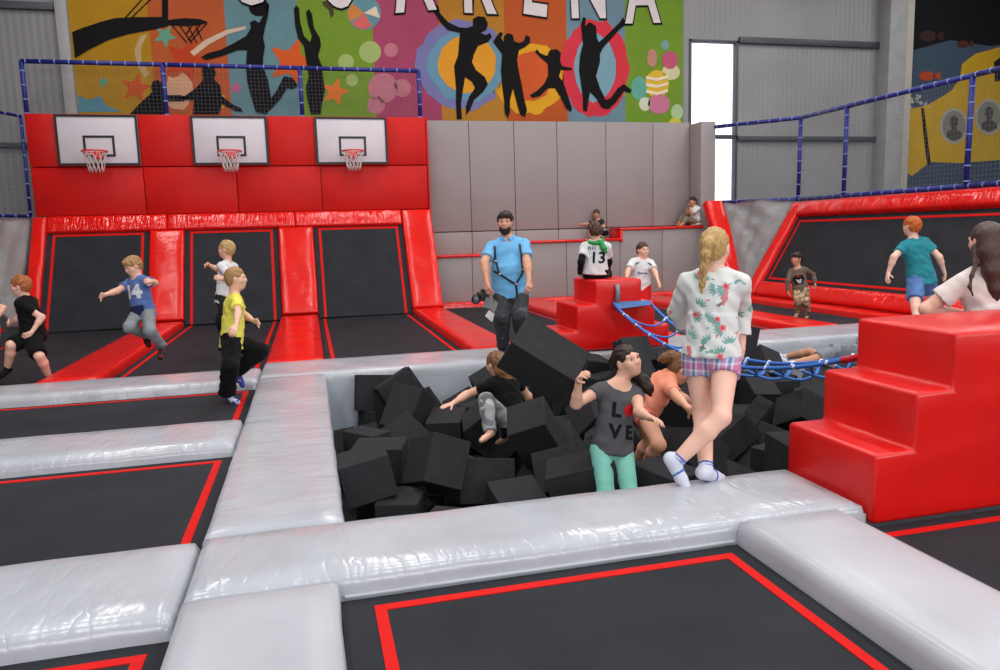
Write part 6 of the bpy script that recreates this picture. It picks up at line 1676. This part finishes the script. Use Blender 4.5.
for i in range(1, NR - 1):
    a, b = rope_at(0, (i + .5) / NR), rope_at(1, min(.98, (i - .6) / NR))
    pts = []
    for k in range(9):
        q = k / 8; p = a.lerp(b, q); p.z -= .14 * 4 * q * (1 - q) * .6; pts.append(p)
    if i > 5: tube('cross_rope', pts, .0115, M_ROPE, rb, 6)
for sd in (0, 1):
    tube('red_wrap', [rope_at(sd, .95 + .01 * k) for k in range(6)], .024, M_REDSTRAP, rb, 8)
bm = bmesh.new()
vs_ = [bm.verts.new(p) for p in (rope_at(0, 0) + Vector((0, 0, .015)), rope_at(1, 0) + Vector((0, 0, .015)), rope_at(1, .03) + Vector((0, 0, .02)), rope_at(0, .05) + Vector((0, 0, .02)))]
bm.faces.new(vs_); bmesh.ops.solidify(bm, geom=bm.faces[:], thickness=.02)
child('landing_cloth', bm_mesh(bm, 'cloth'), rb, mat('light_blue_webbing', srgb(96, 150, 210), .7, .1, 30))
tube('anchor_strap', [(3.68, 8.585, .83), (3.68, 8.555, .74), (3.66, 8.55, .6)], .03, mat('grey_strap', srgb(120, 126, 136), .6, .1, 20), rb, 8)

# ================================================================== THE MAN'S CAMERA
def pc(px, py, d): return CAM + ray_dir(px, py) * d
cc = pc(482, 296, 9.1)
cam_o = empty('photo_camera', cc, 'black camera with lens and pale fold-out flash panels held by the man', 'camera')
M_CAMB = mat('black_camera_plastic', srgb(20, 20, 22), .45, .1, 30, .2, 120)
child('camera_body', bm_mesh(box_bm(cc.x - .06, cc.x + .09, cc.y - .045, cc.y + .045, cc.z - .06, cc.z + .05, .015, 3), 'cb', True), cam_o, M_CAMB)
child('viewfinder_hump', bm_mesh(box_bm(cc.x - .01, cc.x + .06, cc.y - .035, cc.y + .035, cc.z + .045, cc.z + .085, .012, 2), 'vh', True), cam_o, M_CAMB)
le = tube('lens', [cc + Vector((-.05, -.02, -.01)), cc + Vector((-.09, -.05, -.02)), cc + Vector((-.1, -.09, -.03)), cc + Vector((-.105, -.12, -.035))], [.045, .05, .052, .054], M_CAMB, cam_o, 16)
tube('lens_glass', [cc + Vector((-.105, -.121, -.035)), cc + Vector((-.106, -.124, -.0355))], .04, mat('coated_glass', srgb(90, 96, 110), .1, .05, 5), cam_o, 16)
fl = child('flash_head', bm_mesh(box_bm(cc.x + .03, cc.x + .11, cc.y - .04, cc.y + .04, cc.z - .13, cc.z - .05, .01, 2), 'fh', True), cam_o, M_CAMB)
def panel(q, m):
    bm = bmesh.new(); vs_ = [bm.verts.new(pc(x, y, d)) for x, y, d in q]; bm.faces.new(vs_)
    bmesh.ops.solidify(bm, geom=bm.faces[:], thickness=.012); bmesh.ops.recalc_face_normals(bm, faces=bm.faces)
    return child('flash_panel', bm_mesh(bm, 'panel'), cam_o, m)
panel(((486, 297, 9.05), (494, 299, 9.05), (491, 309, 9.03), (483, 307, 9.03)), mat('grey_panel', srgb(150, 152, 156), .5, .05, 9))
panel(((495, 300, 9.05), (501, 305, 9.05), (496, 315, 9.03), (490, 309, 9.03)), mat('grey_panel', srgb(150, 152, 156), .5, .05, 9))
panel(((489, 310, 9.03), (496, 315, 9.03), (492, 322, 9.0), (485, 316, 9.0)), mat('white_panel', srgb(228, 230, 226), .5, .04, 9))
